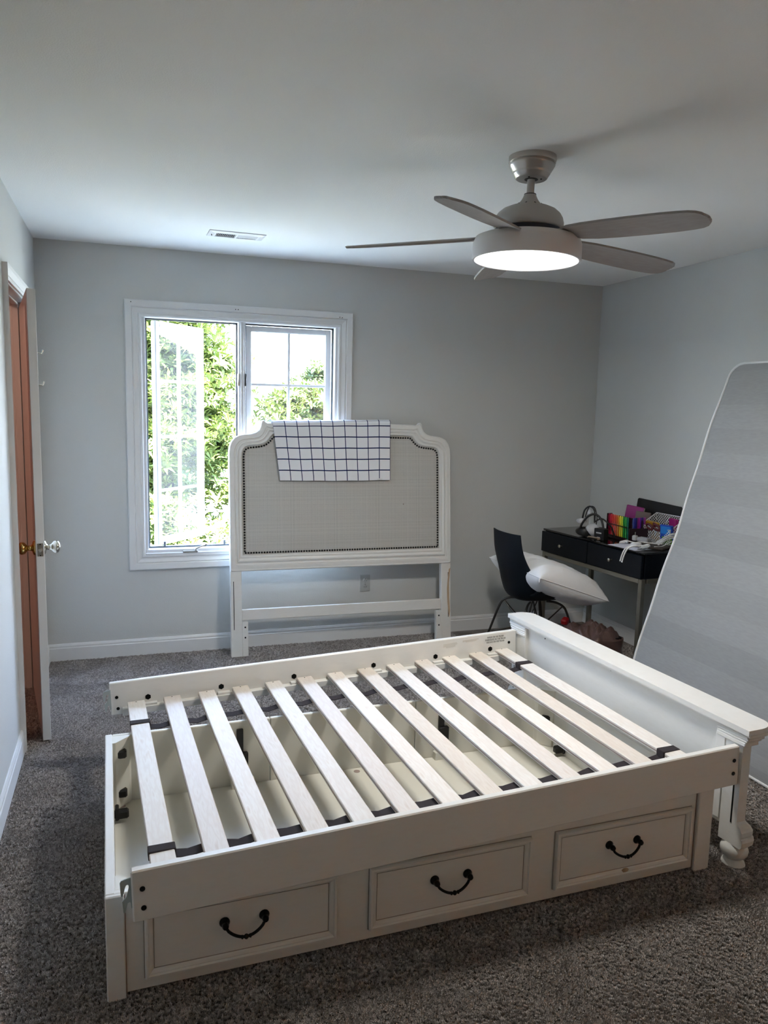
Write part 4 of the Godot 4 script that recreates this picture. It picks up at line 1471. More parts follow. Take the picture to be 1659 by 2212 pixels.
func build_fixtures() -> void:
	var t := thing("ceiling_vent", "white ceiling register with two banks of louvres near the window", "vent", Vector3(1.044, H, 0.556), 0.02)
	var g := G.new()
	g.box(Vector3(0, -0.0015, 0), Vector3(0.25, 0.003, 0.09))
	part("dark_throat", g, M.black, t)
	g = G.new()
	var vp := [Vector2(0, 0.0), Vector2(0, -0.009), Vector2(0.004, -0.010), Vector2(0.028, -0.004), Vector2(0.030, 0.0)]
	g.sweep([Vector3(-0.118, 0, -0.042), Vector3(0.118, 0, -0.042), Vector3(0.118, 0, 0.042), Vector3(-0.118, 0, 0.042)], true, vp, Vector3.UP, -1.0)
	part("frame", g, M.trim, t)
	g = G.new()
	g.box(Vector3(0, -0.006, 0), Vector3(0.012, 0.006, 0.084), 0.001)
	g.box(Vector3(-0.113, -0.006, 0), Vector3(0.012, 0.006, 0.084), 0.001)
	g.box(Vector3(0.113, -0.006, 0), Vector3(0.012, 0.006, 0.084), 0.001)
	part("bar", g, M.trim, t)
	g = G.new()
	g.tube([Vector3(-0.13, -0.006, 0.0), Vector3(-0.13, -0.016, 0.01)], 0.002, 6)
	part("lever", g, M.iron, t)
	for k in 22:
		var b := 0 if k < 11 else 1
		var x := (-0.101 + (k % 11) * 0.0092) if b == 0 else (0.010 + (k % 11) * 0.0092)
		g = G.new()
		g.box(Vector3(x, -0.006, 0), Vector3(0.0085, 0.001, 0.082), 0.0, Basis(Vector3(0, 0, 1), 0.85 if b == 0 else -0.75))
		part("louvre", g, M.trim, t)
	var o := thing("wall_outlet", "grey-white duplex wall outlet seen under the headboard", "outlet", Vector3(1.972, 0.381, 0.0))
	g = G.new()
	g.box(Vector3(0, 0, 0.003), Vector3(0.071, 0.116, 0.006), 0.0025)
	part("cover_plate", g, M.plate, o)
	for s in [-1, 1]:
		g = G.new()
		g.lathe([Vector2(0, 0), Vector2(0.0165, 0), Vector2(0.0165, 0.002), Vector2(0.0155, 0.003), Vector2(0, 0.003)], 20, Transform3D(Basis(Vector3(1, 0, 0), Vector3(0, 0, 1), Vector3(0, -1, 0)), Vector3(0, s * 0.020, 0.0052)), 1.0, 0.86)
		var rc := part("receptacle", g, M.plate, o)
		g = G.new()
		g.box(Vector3(-0.006, s * 0.020 - 0.003, 0.0083), Vector3(0.0022, 0.008, 0.0006))
		g.box(Vector3(0.006, s * 0.020 - 0.003, 0.0083), Vector3(0.0022, 0.007, 0.0006))
		g.ball(Vector3(0, s * 0.020 + 0.008, 0.0082), Vector3(0.0026, 0.0026, 0.0006), 8)
		part("slot", g, M.black, rc)
	g = G.new()
	g.ball(Vector3(0, 0, 0.006), Vector3(0.003, 0.003, 0.0012), 8)
	part("screw", g, M.nickel, o)
	# hallway lamp
	var hl := OmniLight3D.new()
	hl.name = "hall_lamp_light"
	hl.light_color = Color(1.0, 0.82, 0.74)
	hl.light_energy = HALL_E
	hl.light_size = 0.05
	hl.omni_range = 10.0
	hl.omni_attenuation = 2.0
	hl.shadow_enabled = true
	var hb := thing("hall_lamp", "warm glowing globe lamp on the hallway ceiling", "lamp", Vector3(-0.75, H - 0.06, 1.9))
	g = G.new()
	g.ball(Vector3(0, -0.05, 0), Vector3(0.09, 0.09, 0.09), 16)
	var gm := mat(Color(1, 0.9, 0.8), 0.5)
	gm.emission_enabled = true
	gm.emission = Color(1.0, 0.68, 0.5)
	gm.emission_energy_multiplier = 1.5
	part("bulb_globe", g, gm, hb)
	g = G.new()
	g.lathe([Vector2(0, 0.02), Vector2(0.06, 0.02), Vector2(0.06, 0.06), Vector2(0, 0.06)], 20)
	part("lamp_base", g, M.brass, hb)
	hl.position = Vector3(0, -0.05, 0)
	hb.add_child(hl)

# ------------------------------------------------------------------ things on and below the desk
func build_clutter() -> void:
	var T := 0.765
	var plum := mat(Color(0.13, 0.06, 0.09), 0.35)
	# marker case
	var t := thing("marker_case", "dark plum open case holding a rainbow of markers on the desk", "case", Vector3(3.43, T, 0.79))
	var xf := Transform3D(Basis(), -t.position)
	var g := G.new()
	g.box(Vector3(3.445, T + 0.005, 0.795), Vector3(0.15, 0.01, 0.29), 0.002, Basis(Vector3.UP, 0.06))
	part("tray", g, plum, t, xf)
	g = G.new()
	g.box(Vector3(3.398, T + 0.076, 0.668), Vector3(0.040, 0.150, 0.006), 0.002)
	part("end_panel", g, plum, t, xf)
	g = G.new()
	g.box(Vector3(3.440, T + 0.045, 0.926), Vector3(0.146, 0.088, 0.006), 0.002, Basis(Vector3.UP, -0.18))
	part("front_panel", g, plum, t, xf)
	g = G.new()
	g.box(Vector3(3.47, T + 0.072, 0.79), Vector3(0.005, 0.125, 0.24), 0.002)
	part("back_panel", g, plum, t, xf)
	g = G.new()
	g.box(Vector3(3.377, T + 0.014, 0.778), Vector3(0.004, 0.016, 0.215), 0.001)
	g.box(Vector3(3.379, T + 0.088, 0.778), Vector3(0.003, 0.006, 0.215), 0.001)
	part("holding_strip", g, plum, t, xf)
	var cols := [["crimson", 0.58, 0.05, 0.22], ["raspberry", 0.78, 0.14, 0.24], ["coral red", 0.82, 0.22, 0.20], ["salmon", 0.83, 0.30, 0.26], ["rust orange", 0.82, 0.36, 0.20], ["amber", 0.80, 0.50, 0.16], ["lemon yellow", 0.86, 0.80, 0.22], ["lime yellow", 0.78, 0.82, 0.24], ["leaf green", 0.12, 0.55, 0.22], ["grass green", 0.22, 0.62, 0.30], ["teal green", 0.10, 0.42, 0.34], ["steel blue", 0.22, 0.28, 0.55], ["royal blue", 0.12, 0.14, 0.58], ["navy blue", 0.09, 0.09, 0.38], ["plum purple", 0.50, 0.12, 0.46], ["magenta", 0.62, 0.14, 0.58], ["violet", 0.34, 0.14, 0.55], ["indigo", 0.20, 0.13, 0.46], ["lilac", 0.45, 0.24, 0.60], ["orchid pink", 0.68, 0.26, 0.58]]
	for k in cols.size():
		var c: Array = cols[k]
		var first := k < 11
		var at := Vector3(3.389, T + 0.010, 0.685 + 0.0192 * k) if first else Vector3(3.405 + 0.0118 * (k - 11), T + 0.010, 0.905 - 0.002 * (k - 11))
		var pn := thing("marker", "%s marker standing in the dark plum case" % c[0], "marker", at, 0.0, "markers standing in the plum case")
		pn.rotation.z = 0.03 if first else 0.0
		var pm := mat(Color(c[1], c[2], c[3]), 0.35)
		g = G.new()
		g.lathe([Vector2(0, 0), Vector2(0.0040, 0), Vector2(0.0047, 0.003), Vector2(0.0047, 0.092), Vector2(0, 0.092)], 10)
		part("barrel", g, pm, pn)
		g = G.new()
		g.lathe([Vector2(0.0050, 0.086), Vector2(0.0054, 0.088), Vector2(0.0051, 0.136), Vector2(0.0040, 0.141), Vector2(0, 0.142)], 10)
		g.box(Vector3(-0.0075, 0.116, 0), Vector3(0.002, 0.034, 0.003), 0.0005)
		part("pen_cap", g, pm, pn)
	# laptop sleeve against the wall
	t = thing("laptop_sleeve", "black laptop sleeve leaning on the wall behind the markers", "sleeve", Vector3(3.622, T + 0.005, 0.80))
	t.rotation.z = -0.13
	t.rotation.y = 0.02
	g = G.new()
	g.extrude(PackedVector2Array([Vector2(-0.20, 0), Vector2(0.24, 0), Vector2(0.24, 0.165), Vector2(0.232, 0.185), Vector2(0.19, 0.226), Vector2(-0.19, 0.236), Vector2(-0.20, 0.228)]), 0.022, Transform3D(Basis(Vector3(0, 0, 1), Vector3(0, 1, 0), Vector3(-1, 0, 0)), Vector3(0.02, 0, 0)))
	part("cover", g, M.black, t)
	g = G.new()
	g.extrude(PackedVector2Array([Vector2(0.10, 0.11), Vector2(0.106, 0.108), Vector2(0.124, 0.15), Vector2(0.118, 0.153)]), 0.001, Transform3D(Basis(Vector3(0, 0, 1), Vector3(0, 1, 0), Vector3(-1, 0, 0)), Vector3(0.0085, 0, 0)))
	part("pull_tab", g, M.zinc, t)
	# notebooks
	t = thing("notebook", "magenta notebook standing in front of the black sleeve", "notebook", Vector3(3.565, T, 0.665))
	t.rotation = Vector3(0.10, 0.5, -0.10)
	g = G.new()
	g.box(Vector3(0, 0.098, 0), Vector3(0.02, 0.19, 0.12), 0.004)
	part("cover", g, mat(Color(0.52, 0.08, 0.42), 0.45), t)
	g = G.new()
	g.box(Vector3(0.0, 0.098, 0.002), Vector3(0.014, 0.184, 0.119), 0.001)
	part("pages", g, mat(Color(0.70, 0.68, 0.66), 0.9), t)
	t = thing("notebook", "taupe covered notebook beside the magenta notebook", "notebook", Vector3(3.555, T, 0.775))
	t.rotation = Vector3(0.05, 0.5, -0.12)
	g = G.new()
	g.box(Vector3(0, 0.085, 0), Vector3(0.012, 0.17, 0.10), 0.004)
	part("cover", g, mat(Color(0.42, 0.36, 0.35), 0.7), t)
	# lattice basket
	t = thing("basket", "white lattice basket of small stationery at the back of the desk", "basket", Vector3(3.556, T, 0.99), 0.08)
	var wire := mat(Color(0.80, 0.80, 0.80), 0.5)
	var bw := 0.060
	var bl := 0.125
	for side in [[Vector3(-bw, 0, -bl), Vector3(-bw, 0, bl), 0.105, 0.105], [Vector3(bw, 0, -bl), Vector3(bw, 0, bl), 0.175, 0.175], [Vector3(-bw, 0, bl), Vector3(bw, 0, bl), 0.105, 0.175], [Vector3(-bw, 0, -bl), Vector3(bw, 0, -bl), 0.105, 0.175]]:
		g = G.new()
		var a: Vector3 = side[0]
		var b: Vector3 = side[1]
		var ln := a.distance_to(b)
		var hgt := func(s: float) -> float: return lerpf(side[2], side[3], clampf(s / ln, 0.0, 1.0))
		var pnt := func(s: float, y: float) -> Vector3: return a.lerp(b, s / ln) + Vector3(0, y, 0)
		var step := 0.019
		for dirn in [1.0, -1.0]:
			var s0 := -0.2
			while s0 < ln + 0.2:
				var s_a := s0
				var prev: Variant = null
				for q in 25:
					var y := 0.175 * q / 24.0
					var s: float = s_a + dirn * y
					var ok: bool = s >= 0.0 and s <= ln and y <= hgt.call(s)
					if ok and prev == null:
						prev = Vector2(s, y)
					if (not ok or q == 24) and prev != null:
						var e := Vector2(s, y) if ok else Vector2(s - dirn * 0.175 / 24.0, y - 0.175 / 24.0)
						if e.distance_to(prev) > 0.004:
							g.tube([pnt.call(prev.x, prev.y), pnt.call(e.x, e.y)], 0.0017, 5)
						prev = null
				s0 += step
		g.tube([pnt.call(0.0, 0.002), pnt.call(ln, 0.002)], 0.003, 6)
		g.tube([pnt.call(0.0, side[2]), pnt.call(ln, side[3])], 0.003, 6)
		g.tube([pnt.call(0.0, 0.002), pnt.call(0.0, side[2])], 0.003, 6)
		g.tube([pnt.call(ln, 0.002), pnt.call(ln, side[3])], 0.003, 6)
		part("lattice_side", g, wire, t)
	g = G.new()
	g.box(Vector3(0, 0.003, 0), Vector3(2 * bw, 0.003, 2 * bl), 0.001)
	part("basket_floor", g, wire, t)
	# things in the basket
	var bp := t.position
	var item := func(called: String, label: String, cat: String, at: Vector3, rot: Vector3, size: Vector3, c: Color) -> Node3D:
		var n := thing(called, label, cat, bp + at)
		n.rotation = rot
		var q := G.new()
		q.box(Vector3(0, size.y * 0.5, 0), size, minf(size.x, size.y) * 0.2)
		part("body", q, mat(c, 0.45), n)
		return n
	item.call("card_pack", "mustard yellow packet in the white basket", "packet", Vector3(-0.01, 0.02, -0.075), Vector3(0.1, 0.3, 0.25), Vector3(0.02, 0.115, 0.09), Color(0.62, 0.46, 0.06))
	item.call("pouch", "magenta pouch at the near end of the white basket", "pouch", Vector3(0.03, 0.05, 0.07), Vector3(0.0, -0.2, 0.1), Vector3(0.025, 0.115, 0.08), Color(0.58, 0.06, 0.40))
	var pk := item.call("snack_packet", "blue and green printed packet at the near end of the basket", "packet", Vector3(-0.035, 0.008, 0.09), Vector3(0.0, 0.25, 0.12), Vector3(0.02, 0.125, 0.085), Color(0.06, 0.22, 0.60)) as Node3D
	for q in [[0.095, 0.045, Color(0.10, 0.45, 0.75), 0.0], [0.03, 0.05, Color(0.38, 0.55, 0.16), 0.008]]:
		g = G.new()
		g.box(Vector3(-0.0105, q[0], q[3]), Vector3(0.001, q[1], 0.07), 0.0)
		part("print_patch", g, mat(q[2], 0.45), pk)
	var sc := thing("scissors", "dusty rose scissors hanging over the basket rim", "scissors", bp + Vector3(-0.066, 0.115, -0.005))
	sc.rotation = Vector3(0.3, 0.1, 0.2)
	var rose := mat(Color(0.32, 0.10, 0.12), 0.5)
	for s in [-1.0, 1.0]:
		g = G.new()
		var lp := []
		for k in 14:
			var a := TAU * k / 14
			lp.append(Vector3(0.0, -0.012 + sin(a) * 0.014 + s * 0.012, s * 0.030 + cos(a) * 0.026 + 0.0))
		g.tube(lp, 0.0075, 8, -1.0, true)
		part("handle", g, rose, sc)
	g = G.new()
	g.box(Vector3(0.01, 0.004, 0.0), Vector3(0.014, 0.02, 0.035), 0.005)
	part("pivot", g, rose, sc)
	g = G.new()
	g.extrude(PackedVector2Array([Vector2(-0.008, 0), Vector2(0.008, 0), Vector2(0.002, -0.075), Vector2(-0.003, -0.075)]), 0.003, Transform3D(Basis(Vector3.UP, PI / 2), Vector3(0.022, 0.0, 0.0)))
	part("blade", g, M.zinc, sc)
	var tg := thing("key_tag", "pale blue-grey plastic tag hanging on the basket side", "tag", bp + Vector3(-0.072, 0.072, -0.105))
	g = G.new()
	g.lathe([Vector2(0, -0.035), Vector2(0.009, -0.030), Vector2(0.012, -0.015), Vector2(0.012, 0.015), Vector2(0.009, 0.03), Vector2(0, 0.034)], 14, Transform3D(), 0.5, 1.0)
	part("body", g, mat(Color(0.36, 0.40, 0.48), 0.5), tg)
	g = G.new()
	g.ball(Vector3(-0.006, -0.010, 0), Vector3(0.001, 0.006, 0.005), 8)
	part("button", g, M.trim, tg)
	# papers, folder, pouch, charger and cables
	t = thing("folder", "black plastic folder lying under the white paper", "folder", Vector3(3.338, T, 1.07), 0.10)
	g = G.new()
	g.box(Vector3(-0.005, 0.002, 0.02), Vector3(0.26, 0.004, 0.30), 0.001)
	part("cover", g, mat(Color(0.045, 0.045, 0.045), 0.35), t)
	t = thing("paper", "sheet of white paper on the black folder", "paper", Vector3(3.278, T + 0.0045, 1.06), 0.16)
	g = G.new()
	g.box(Vector3(0, 0.0006, 0), Vector3(0.15, 0.0012, 0.22))
	part("sheet", g, mat(Color(0.80, 0.80, 0.84), 0.9), t)
	t = thing("cloth_pouch", "taupe cloth pouch among the white cables", "pouch", Vector3(3.40, T + 0.005, 1.11), 0.5)
	g = G.new()
	g.box(Vector3(0, 0.008, 0), Vector3(0.15, 0.014, 0.18), 0.006)
	part("cloth", g, mat(Color(0.22, 0.19, 0.17), 0.95), t)
	t = thing("charger", "white power adapter block in front of the plum case", "charger", Vector3(3.405, T + 0.022, 1.015), 0.35)
	g = G.new()
	g.box(Vector3(0, 0.014, 0), Vector3(0.05, 0.026, 0.075), 0.005)
	part("body", g, mat(Color(0.62, 0.62, 0.63), 0.5), t)
	g = G.new()
	g.box(Vector3(-0.015, 0.018, -0.052), Vector3(0.026, 0.032, 0.03), 0.005)
	part("plug", g, mat(Color(0.66, 0.66, 0.67), 0.5), t)
	g = G.new()
	g.box(Vector3(-0.015, 0.044, -0.052), Vector3(0.006, 0.02, 0.002), 0.0)
	part("prong", g, M.nickel, t)
	var cord := mat(Color(0.86, 0.855, 0.845), 0.5)
	var cable := func(label: String, paths: Array, r: float) -> void:
		var n := thing("cable", label, "cable", paths[0][0])
		for p in paths:
			var q := G.new()
			q.tube(spline(p, p.size() * 7), r, 7)
			part("cord", q, cord, n, Transform3D(Basis(), -n.position))
	var coil := func(c: Vector3, rx: float, rz: float, turns: int, tilt: Vector3, tail: Array) -> Array:
		var out := []
		for k in turns * 8 + 1:
			var a := TAU * k / 8.0
			var wob := 1.0 + 0.12 * sin(k * 1.7)
			out.append(c + Vector3(cos(a) * rx * wob, 0.004 + 0.0022 * k / 3.0, sin(a) * rz * wob) + tilt * sin(a))
		return out + tail
	cable.call("white cable looped at the left end of the paper", [coil.call(Vector3(3.30, T + 0.008, 0.965), 0.018, 0.030, 2, Vector3(0, 0.012, 0), [Vector3(3.34, T + 0.02, 1.01), Vector3(3.36, T + 0.02, 1.04)])], 0.0035)
	cable.call("white cable bundled on the paper and taupe pouch", [coil.call(Vector3(3.30, T + 0.010, 1.075), 0.022, 0.040, 3, Vector3(0, 0.014, 0), [Vector3(3.35, T + 0.03, 1.05), Vector3(3.40, T + 0.025, 1.07), Vector3(3.47, T + 0.02, 1.10)])], 0.0038)
	cable.call("white cable bundle hanging over the desk edge", [coil.call(Vector3(3.285, T + 0.014, 1.175), 0.022, 0.036, 2, Vector3(0, 0.018, 0), [Vector3(3.25, T + 0.030, 1.165), Vector3(3.215, T + 0.028, 1.150), Vector3(3.190, T + 0.012, 1.135), Vector3(3.179, T - 0.018, 1.125), Vector3(3.175, T - 0.050, 1.117), Vector3(3.173, T - 0.066, 1.114)]), [Vector3(3.28, T + 0.03, 1.18), Vector3(3.245, T + 0.032, 1.180), Vector3(3.216, T + 0.030, 1.165), Vector3(3.192, T + 0.012, 1.150), Vector3(3.181, T - 0.020, 1.140), Vector3(3.177, T - 0.054, 1.131), Vector3(3.175, T - 0.070, 1.129)]], 0.0045)
	cable.call("tangle of thin white cable at the foot of the basket", [coil.call(Vector3(3.475, T + 0.02, 1.13), 0.045, 0.055, 3, Vector3(0, 0.045, 0), [Vector3(3.42, T + 0.02, 1.16), Vector3(3.36, T + 0.022, 1.17)]), coil.call(Vector3(3.49, T + 0.03, 1.09), 0.03, 0.06, 2, Vector3(0.02, 0.05, 0), [])], 0.0028)
	# headset, box, brush
	t = thing("headset", "white and black headset with looped black straps on the desk", "headset", Vector3(3.235, T, 0.66))
	var white := mat(Color(0.72, 0.72, 0.73), 0.4)
	g = G.new()
	g.ball(Vector3(0.02, 0.052, 0.04), Vector3(0.040, 0.038, 0.055), 18)
	tag(part("visor", g, white, t), "white rounded shell")
	g = G.new()
	g.ball(Vector3(-0.015, 0.098, -0.035), Vector3(0.030, 0.018, 0.040), 16)
	tag(part("side_shell", g, white, t), "white rounded shell")
	g = G.new()
	g.ball(Vector3(0.03, 0.150, -0.015), Vector3(0.017, 0.024, 0.012), 12)
	part("strap_clip", g, white, t)
	g = G.new()
	g.ball(Vector3(0.0, 0.031, -0.015), Vector3(0.055, 0.03, 0.07), 16)
	g.box(Vector3(0.05, 0.036, 0.095), Vector3(0.05, 0.07, 0.075), 0.01)
	part("face_pad", g, M.black, t)
	g = G.new()
	g.tube(spline([Vector3(-0.035, 0.035, -0.02), Vector3(-0.03, 0.085, -0.005), Vector3(-0.005, 0.135, 0.02), Vector3(0.03, 0.150, 0.045), Vector3(0.055, 0.12, 0.075), Vector3(0.06, 0.06, 0.10)], 30), 0.007, 8)
	g.tube(spline([Vector3(0.0, 0.11, -0.05), Vector3(0.01, 0.165, -0.045), Vector3(0.03, 0.192, -0.02), Vector3(0.045, 0.170, 0.01), Vector3(0.045, 0.10, 0.02)], 30), 0.0055, 8)
	g.tube(spline([Vector3(0.02, 0.12, -0.05), Vector3(0.035, 0.185, -0.035), Vector3(0.055, 0.186, -0.005), Vector3(0.06, 0.13, 0.02), Vector3(0.05, 0.07, 0.03)], 30), 0.003, 7)
	g.tube(spline([Vector3(0.02, 0.10, 0.05), Vector3(0.06, 0.125, 0.075), Vector3(0.10, 0.085, 0.11), Vector3(0.115, 0.05, 0.12), Vector3(0.125, 0.012, 0.13)], 24), 0.005, 8)
	part("strap", g, M.black, t)
	t = thing("small_box", "small black box with a white label in front of the headset", "box", Vector3(3.262, T, 0.785), 0.3)
	g = G.new()
	g.box(Vector3(0, 0.036, 0), Vector3(0.05, 0.072, 0.075), 0.003)
	part("carton", g, M.black, t)
	for q in [[0.046, 0.040, 0.008], [0.018, 0.022, 0.005], [0.008, 0.03, 0.004]]:
		g = G.new()
		g.box(Vector3(-0.0255, q[0], 0.0), Vector3(0.0008, q[2], q[1]))
		part("label_strip", g, mat(Color(0.7, 0.7, 0.7), 0.6), t)
	t = thing("hairbrush", "beige wooden brush beside the small black box", "brush", Vector3(3.200, T + 0.004, 0.80), 0.25)
	g = G.new()
	g.box(Vector3(0, 0.012, 0), Vector3(0.022, 0.016, 0.095), 0.006)
	part("back", g, mat(Color(0.50, 0.43, 0.36), 0.6), t)
	g = G.new()
	for k in 9:
		for j in 3:
			g.tube([Vector3(-0.010, 0.010 + j * 0.003, -0.03 + k * 0.008), Vector3(-0.026, 0.006 + j * 0.003, -0.032 + k * 0.008)], 0.0012, 5)
	part("bristles", g, M.black, t).set_meta("kind", "stuff")
	# bin with its bag
	t = thing("waste_bin", "black waste bin under the desk lined with a brown plastic bag", "waste bin", Vector3(3.075, 0.0, 1.02), 0.10)
	g = G.new()
	for s in [[-0.098, 0, 0.006, 0.29], [0.098, 0, 0.006, 0.29]]:
		g.box(Vector3(s[0], 0.128, 0), Vector3(s[2], 0.25, s[3]), 0.002)
	for s in [-0.142, 0.142]:
		g.box(Vector3(0, 0.128, s), Vector3(0.19, 0.25, 0.006), 0.002)
	g.box(Vector3(0, 0.006, 0), Vector3(0.19, 0.008, 0.28), 0.002)
	part("bin_body", g, M.black, t)
	var bagm := mat(Color(0.33, 0.255, 0.24), 0.32)
	var nz := FastNoiseLite.new()
	nz.seed = 31
	nz.frequency = 9.0
	var nf := FastNoiseLite.new()
	nf.seed = 8
	nf.frequency = 22.0
	var rows := []
	for i in 26:
		var s := i / 25.0
		var row := []
		for j in 60:
			var a := TAU * j / 60.0
			var sq := 1.0 / pow(pow(absf(cos(a)), 5.0) + pow(absf(sin(a)), 5.0), 0.2)
			var rad := 1.0
			var y := 0.0
			if s < 0.4:
				y = lerpf(0.145, 0.262, s / 0.4)
				rad = 1.075
			else:
				var q := (s - 0.4) / 0.6
				y = 0.262 + 0.055 * sin(q * PI * 0.62)
				rad = lerpf(1.075, 0.03, pow(q, 0.85))
			var p := Vector3(cos(a) * sq * 0.105 * rad, y, sin(a) * sq * 0.150 * rad)
			var w := nz.get_noise_2d((p.x * 0.5 + p.z) * 0.9, (p.x - p.z * 0.3) * 0.25 + s * 0.1) * 0.045 - absf(nf.get_noise_2d((p.z + p.x * 0.6) * 0.35, (p.x - p.z * 0.6) * 0.08)) * 0.030
			var ridge := 0.004 * sin(a * 5.0 + nz.get_noise_3dv(p * 0.7) * 6.0 + s * 5.0)
			if s < 0.4:
				p += Vector3(cos(a), 0, sin(a)) * (absf(w) * 0.6 + ridge * 0.6 * (1.0 - s))
				if s < 0.05: p.y += 0.05 * nz.get_noise_2d(a * 0.3, 1.0) + 0.02 * sin(a * 3.0)
			else:
				p += Vector3(cos(a) * ridge * 0.5, w * 1.3 + absf(ridge) * 0.2, sin(a) * ridge * 0.5)
			row.append(p)
		rows.append(row)
	g = G.new()
	g.grid(rows, true, false, Vector3.ZERO, Vector3(0, 0.15, 0))
	tag(part("bag_liner", g, bagm, t), "crumpled brown plastic bag")
	t = thing("red_packet", "bright red wrapper sticking out beside the brown bag", "wrapper", Vector3(2.985, 0.268, 0.865), 0.6)
	g = G.new()
	g.box(Vector3(0, 0.018, 0), Vector3(0.05, 0.036, 0.04), 0.008, Basis(Vector3(0, 0, 1), 0.3))
	part("wrapper", g, mat(Color(0.50, 0.05, 0.07), 0.4), t)

# ------------------------------------------------------------------ outside
func build_outside() -> void:
	var g := G.new()
	g.box(Vector3(2, -3.05, -45.0), Vector3(160, 0.3, 90), 0.0)
	struct("ground", g, mat(Color(0.70, 0.70, 0.64), 0.9), "pale sunlit driveway and yard below the window", "ground")
	# tufts of long leaves, shared by all trees
	var tuft := G.new()
	var rng := RandomNumberGenerator.new()
	rng.seed = 77
	for k in 11:
		var a := TAU * k / 11.0 + rng.randf_range(-0.2, 0.2)
		var d := Vector3(cos(a), rng.randf_range(0.1, 1.1), sin(a)).normalized()
		var sd := d.cross(Vector3.UP).normalized() * rng.randf_range(0.010, 0.016)
		var ln := rng.randf_range(0.10, 0.17)
		var mid := d * ln * 0.5 + Vector3.UP * 0.012
		var tip := d * ln - Vector3.UP * 0.03
		for q in [[Vector3.ZERO, mid + sd, mid - sd], [tip, mid - sd, mid + sd]]:
			tuft.tri(q[0], q[1], q[2], Vector3.UP)
	var tm := tuft.done()
	var leaf := mat(Color(1, 1, 1), 0.6, 0.0, 0.3)
	leaf.vertex_color_use_as_albedo = true
	leaf.backlight_enabled = true
	leaf.backlight = Color(0.5, 0.5, 0.35)
	var bark := mat(Color(0.075, 0.075, 0.066), 0.9)
	var tree := func(label: String, base: Vector3, hgt: float, rad: float, count: int, lo: float, c0: Color, c1: Color, seed_: int, boughs: int, size: float) -> void:
		var t := thing("tree", label, "tree", base, 0.0, "")
		var r := RandomNumberGenerator.new()
		r.seed = seed_
		var q := G.new()
		q.tube([Vector3.ZERO, Vector3(0.05, hgt * 0.4, 0.03), Vector3(0.0, hgt * 0.96, 0.0)], 0.13, 9, 0.02)
		var tips := []
		for b in boughs:
			var h := lerpf(lo, 0.97, (b + r.randf()) / boughs)
			var a := r.randf() * TAU
			var ext := rad * (1.0 - 0.75 * pow(h, 1.6)) * r.randf_range(0.75, 1.15)
			var p0 := Vector3(0, hgt * h, 0)
			var p1 := p0 + Vector3(cos(a) * ext * 0.5, 0.12 * ext, sin(a) * ext * 0.5)
			var p2 := p0 + Vector3(cos(a) * ext, -0.05 * ext, sin(a) * ext)
			q.tube([p0, p1, p2], 0.035, 6, 0.006)
			tips.append([p0, p1, p2, ext])
		part("trunk", q, bark, t)
		var mm := MultiMesh.new()
		mm.transform_format = MultiMesh.TRANSFORM_3D
		mm.use_colors = true
		mm.mesh = tm
		mm.instance_count = count
		for k in count:
			var b: Array = tips[r.randi() % tips.size()]
			var s := pow(r.randf(), 0.7)
			var p: Vector3 = (b[0] as Vector3).lerp(b[1], s * 2.0) if s < 0.5 else (b[1] as Vector3).lerp(b[2], s * 2.0 - 1.0)
			var sp: float = 0.10 + 0.16 * b[3] * s
			p += Vector3(r.randfn(0, sp), r.randfn(0, sp * 0.45), r.randfn(0, sp))
			var bs := Basis.from_euler(Vector3(r.randf_range(-0.6, 0.6), r.randf() * TAU, r.randf_range(-0.6, 0.6))).scaled(Vector3.ONE * r.randf_range(0.7, 1.3) * size)
			mm.set_instance_transform(k, Transform3D(bs, p))
			mm.set_instance_color(k, c0.lerp(c1, r.randf()))
		var mi := MultiMeshInstance3D.new()
		mi.multimesh = mm
		mi.material_override = leaf
		mi.name = "foliage"
		mi.set_meta("kind", "stuff")
		t.add_child(mi, true)
	# colours are linear leaf albedos
	tree.call("tall leafy conifer just outside the open left sash", Vector3(0.95, -2.9, -5.2), 6.3, 1.4, 7500, 0.36, Color(0.055, 0.085, 0.020), Color(0.11, 0.14, 0.045), 3, 46, 1.25)
	tree.call("dark spreading tree behind the left sash", Vector3(0.2, -2.9, -9.0), 7.5, 2.4, 7000, 0.35, Color(0.04, 0.075, 0.028), Color(0.08, 0.11, 0.04), 4, 44, 1.7)
	tree.call("rounded yellow-green tree low in the right sash", Vector3(3.75, -2.9, -8.2), 4.75, 1.9, 8000, 0.2, Color(0.055, 0.085, 0.022), Color(0.11, 0.135, 0.045), 5, 50, 1.5)
	tree.call("darker leafy tree at the right edge of the window view", Vector3(5.0, -2.9, -11.0), 5.6, 1.9, 5500, 0.2, Color(0.04, 0.075, 0.024), Color(0.075, 0.10, 0.036), 6, 40, 1.6)
	# neighbouring house with clapboards
	var t := thing("house", "neighbouring house with weathered clapboard gable mirrored in the open sash", "house", Vector3(5.6, -2.9, -0.8))
	var clap := mat(Color(0.36, 0.34, 0.315), 0.85)
	var roof := mat(Color(0.30, 0.28, 0.27), 0.9)
	var half := 2.4
	var eave := 4.0
	var peak := 5.15
	var n := 34
	for k in n:
		var y := float(k) * 0.152
		var hw := half if y + 0.15 < eave else half * clampf((peak - y - 0.08) / (peak - eave), 0.0, 1.0)
		if hw < 0.08:
			continue
		g = G.new()
		g.box(Vector3(-0.012, y + 0.08, 0), Vector3(0.018, 0.168, hw * 2.0), 0.002, Basis(Vector3(0, 0, 1), -0.10))
		part("clapboard", g, clap, t)
	g = G.new()
	var pent := PackedVector2Array([Vector2(-half, 0), Vector2(half, 0), Vector2(half, eave), Vector2(0, peak), Vector2(-half, eave)])
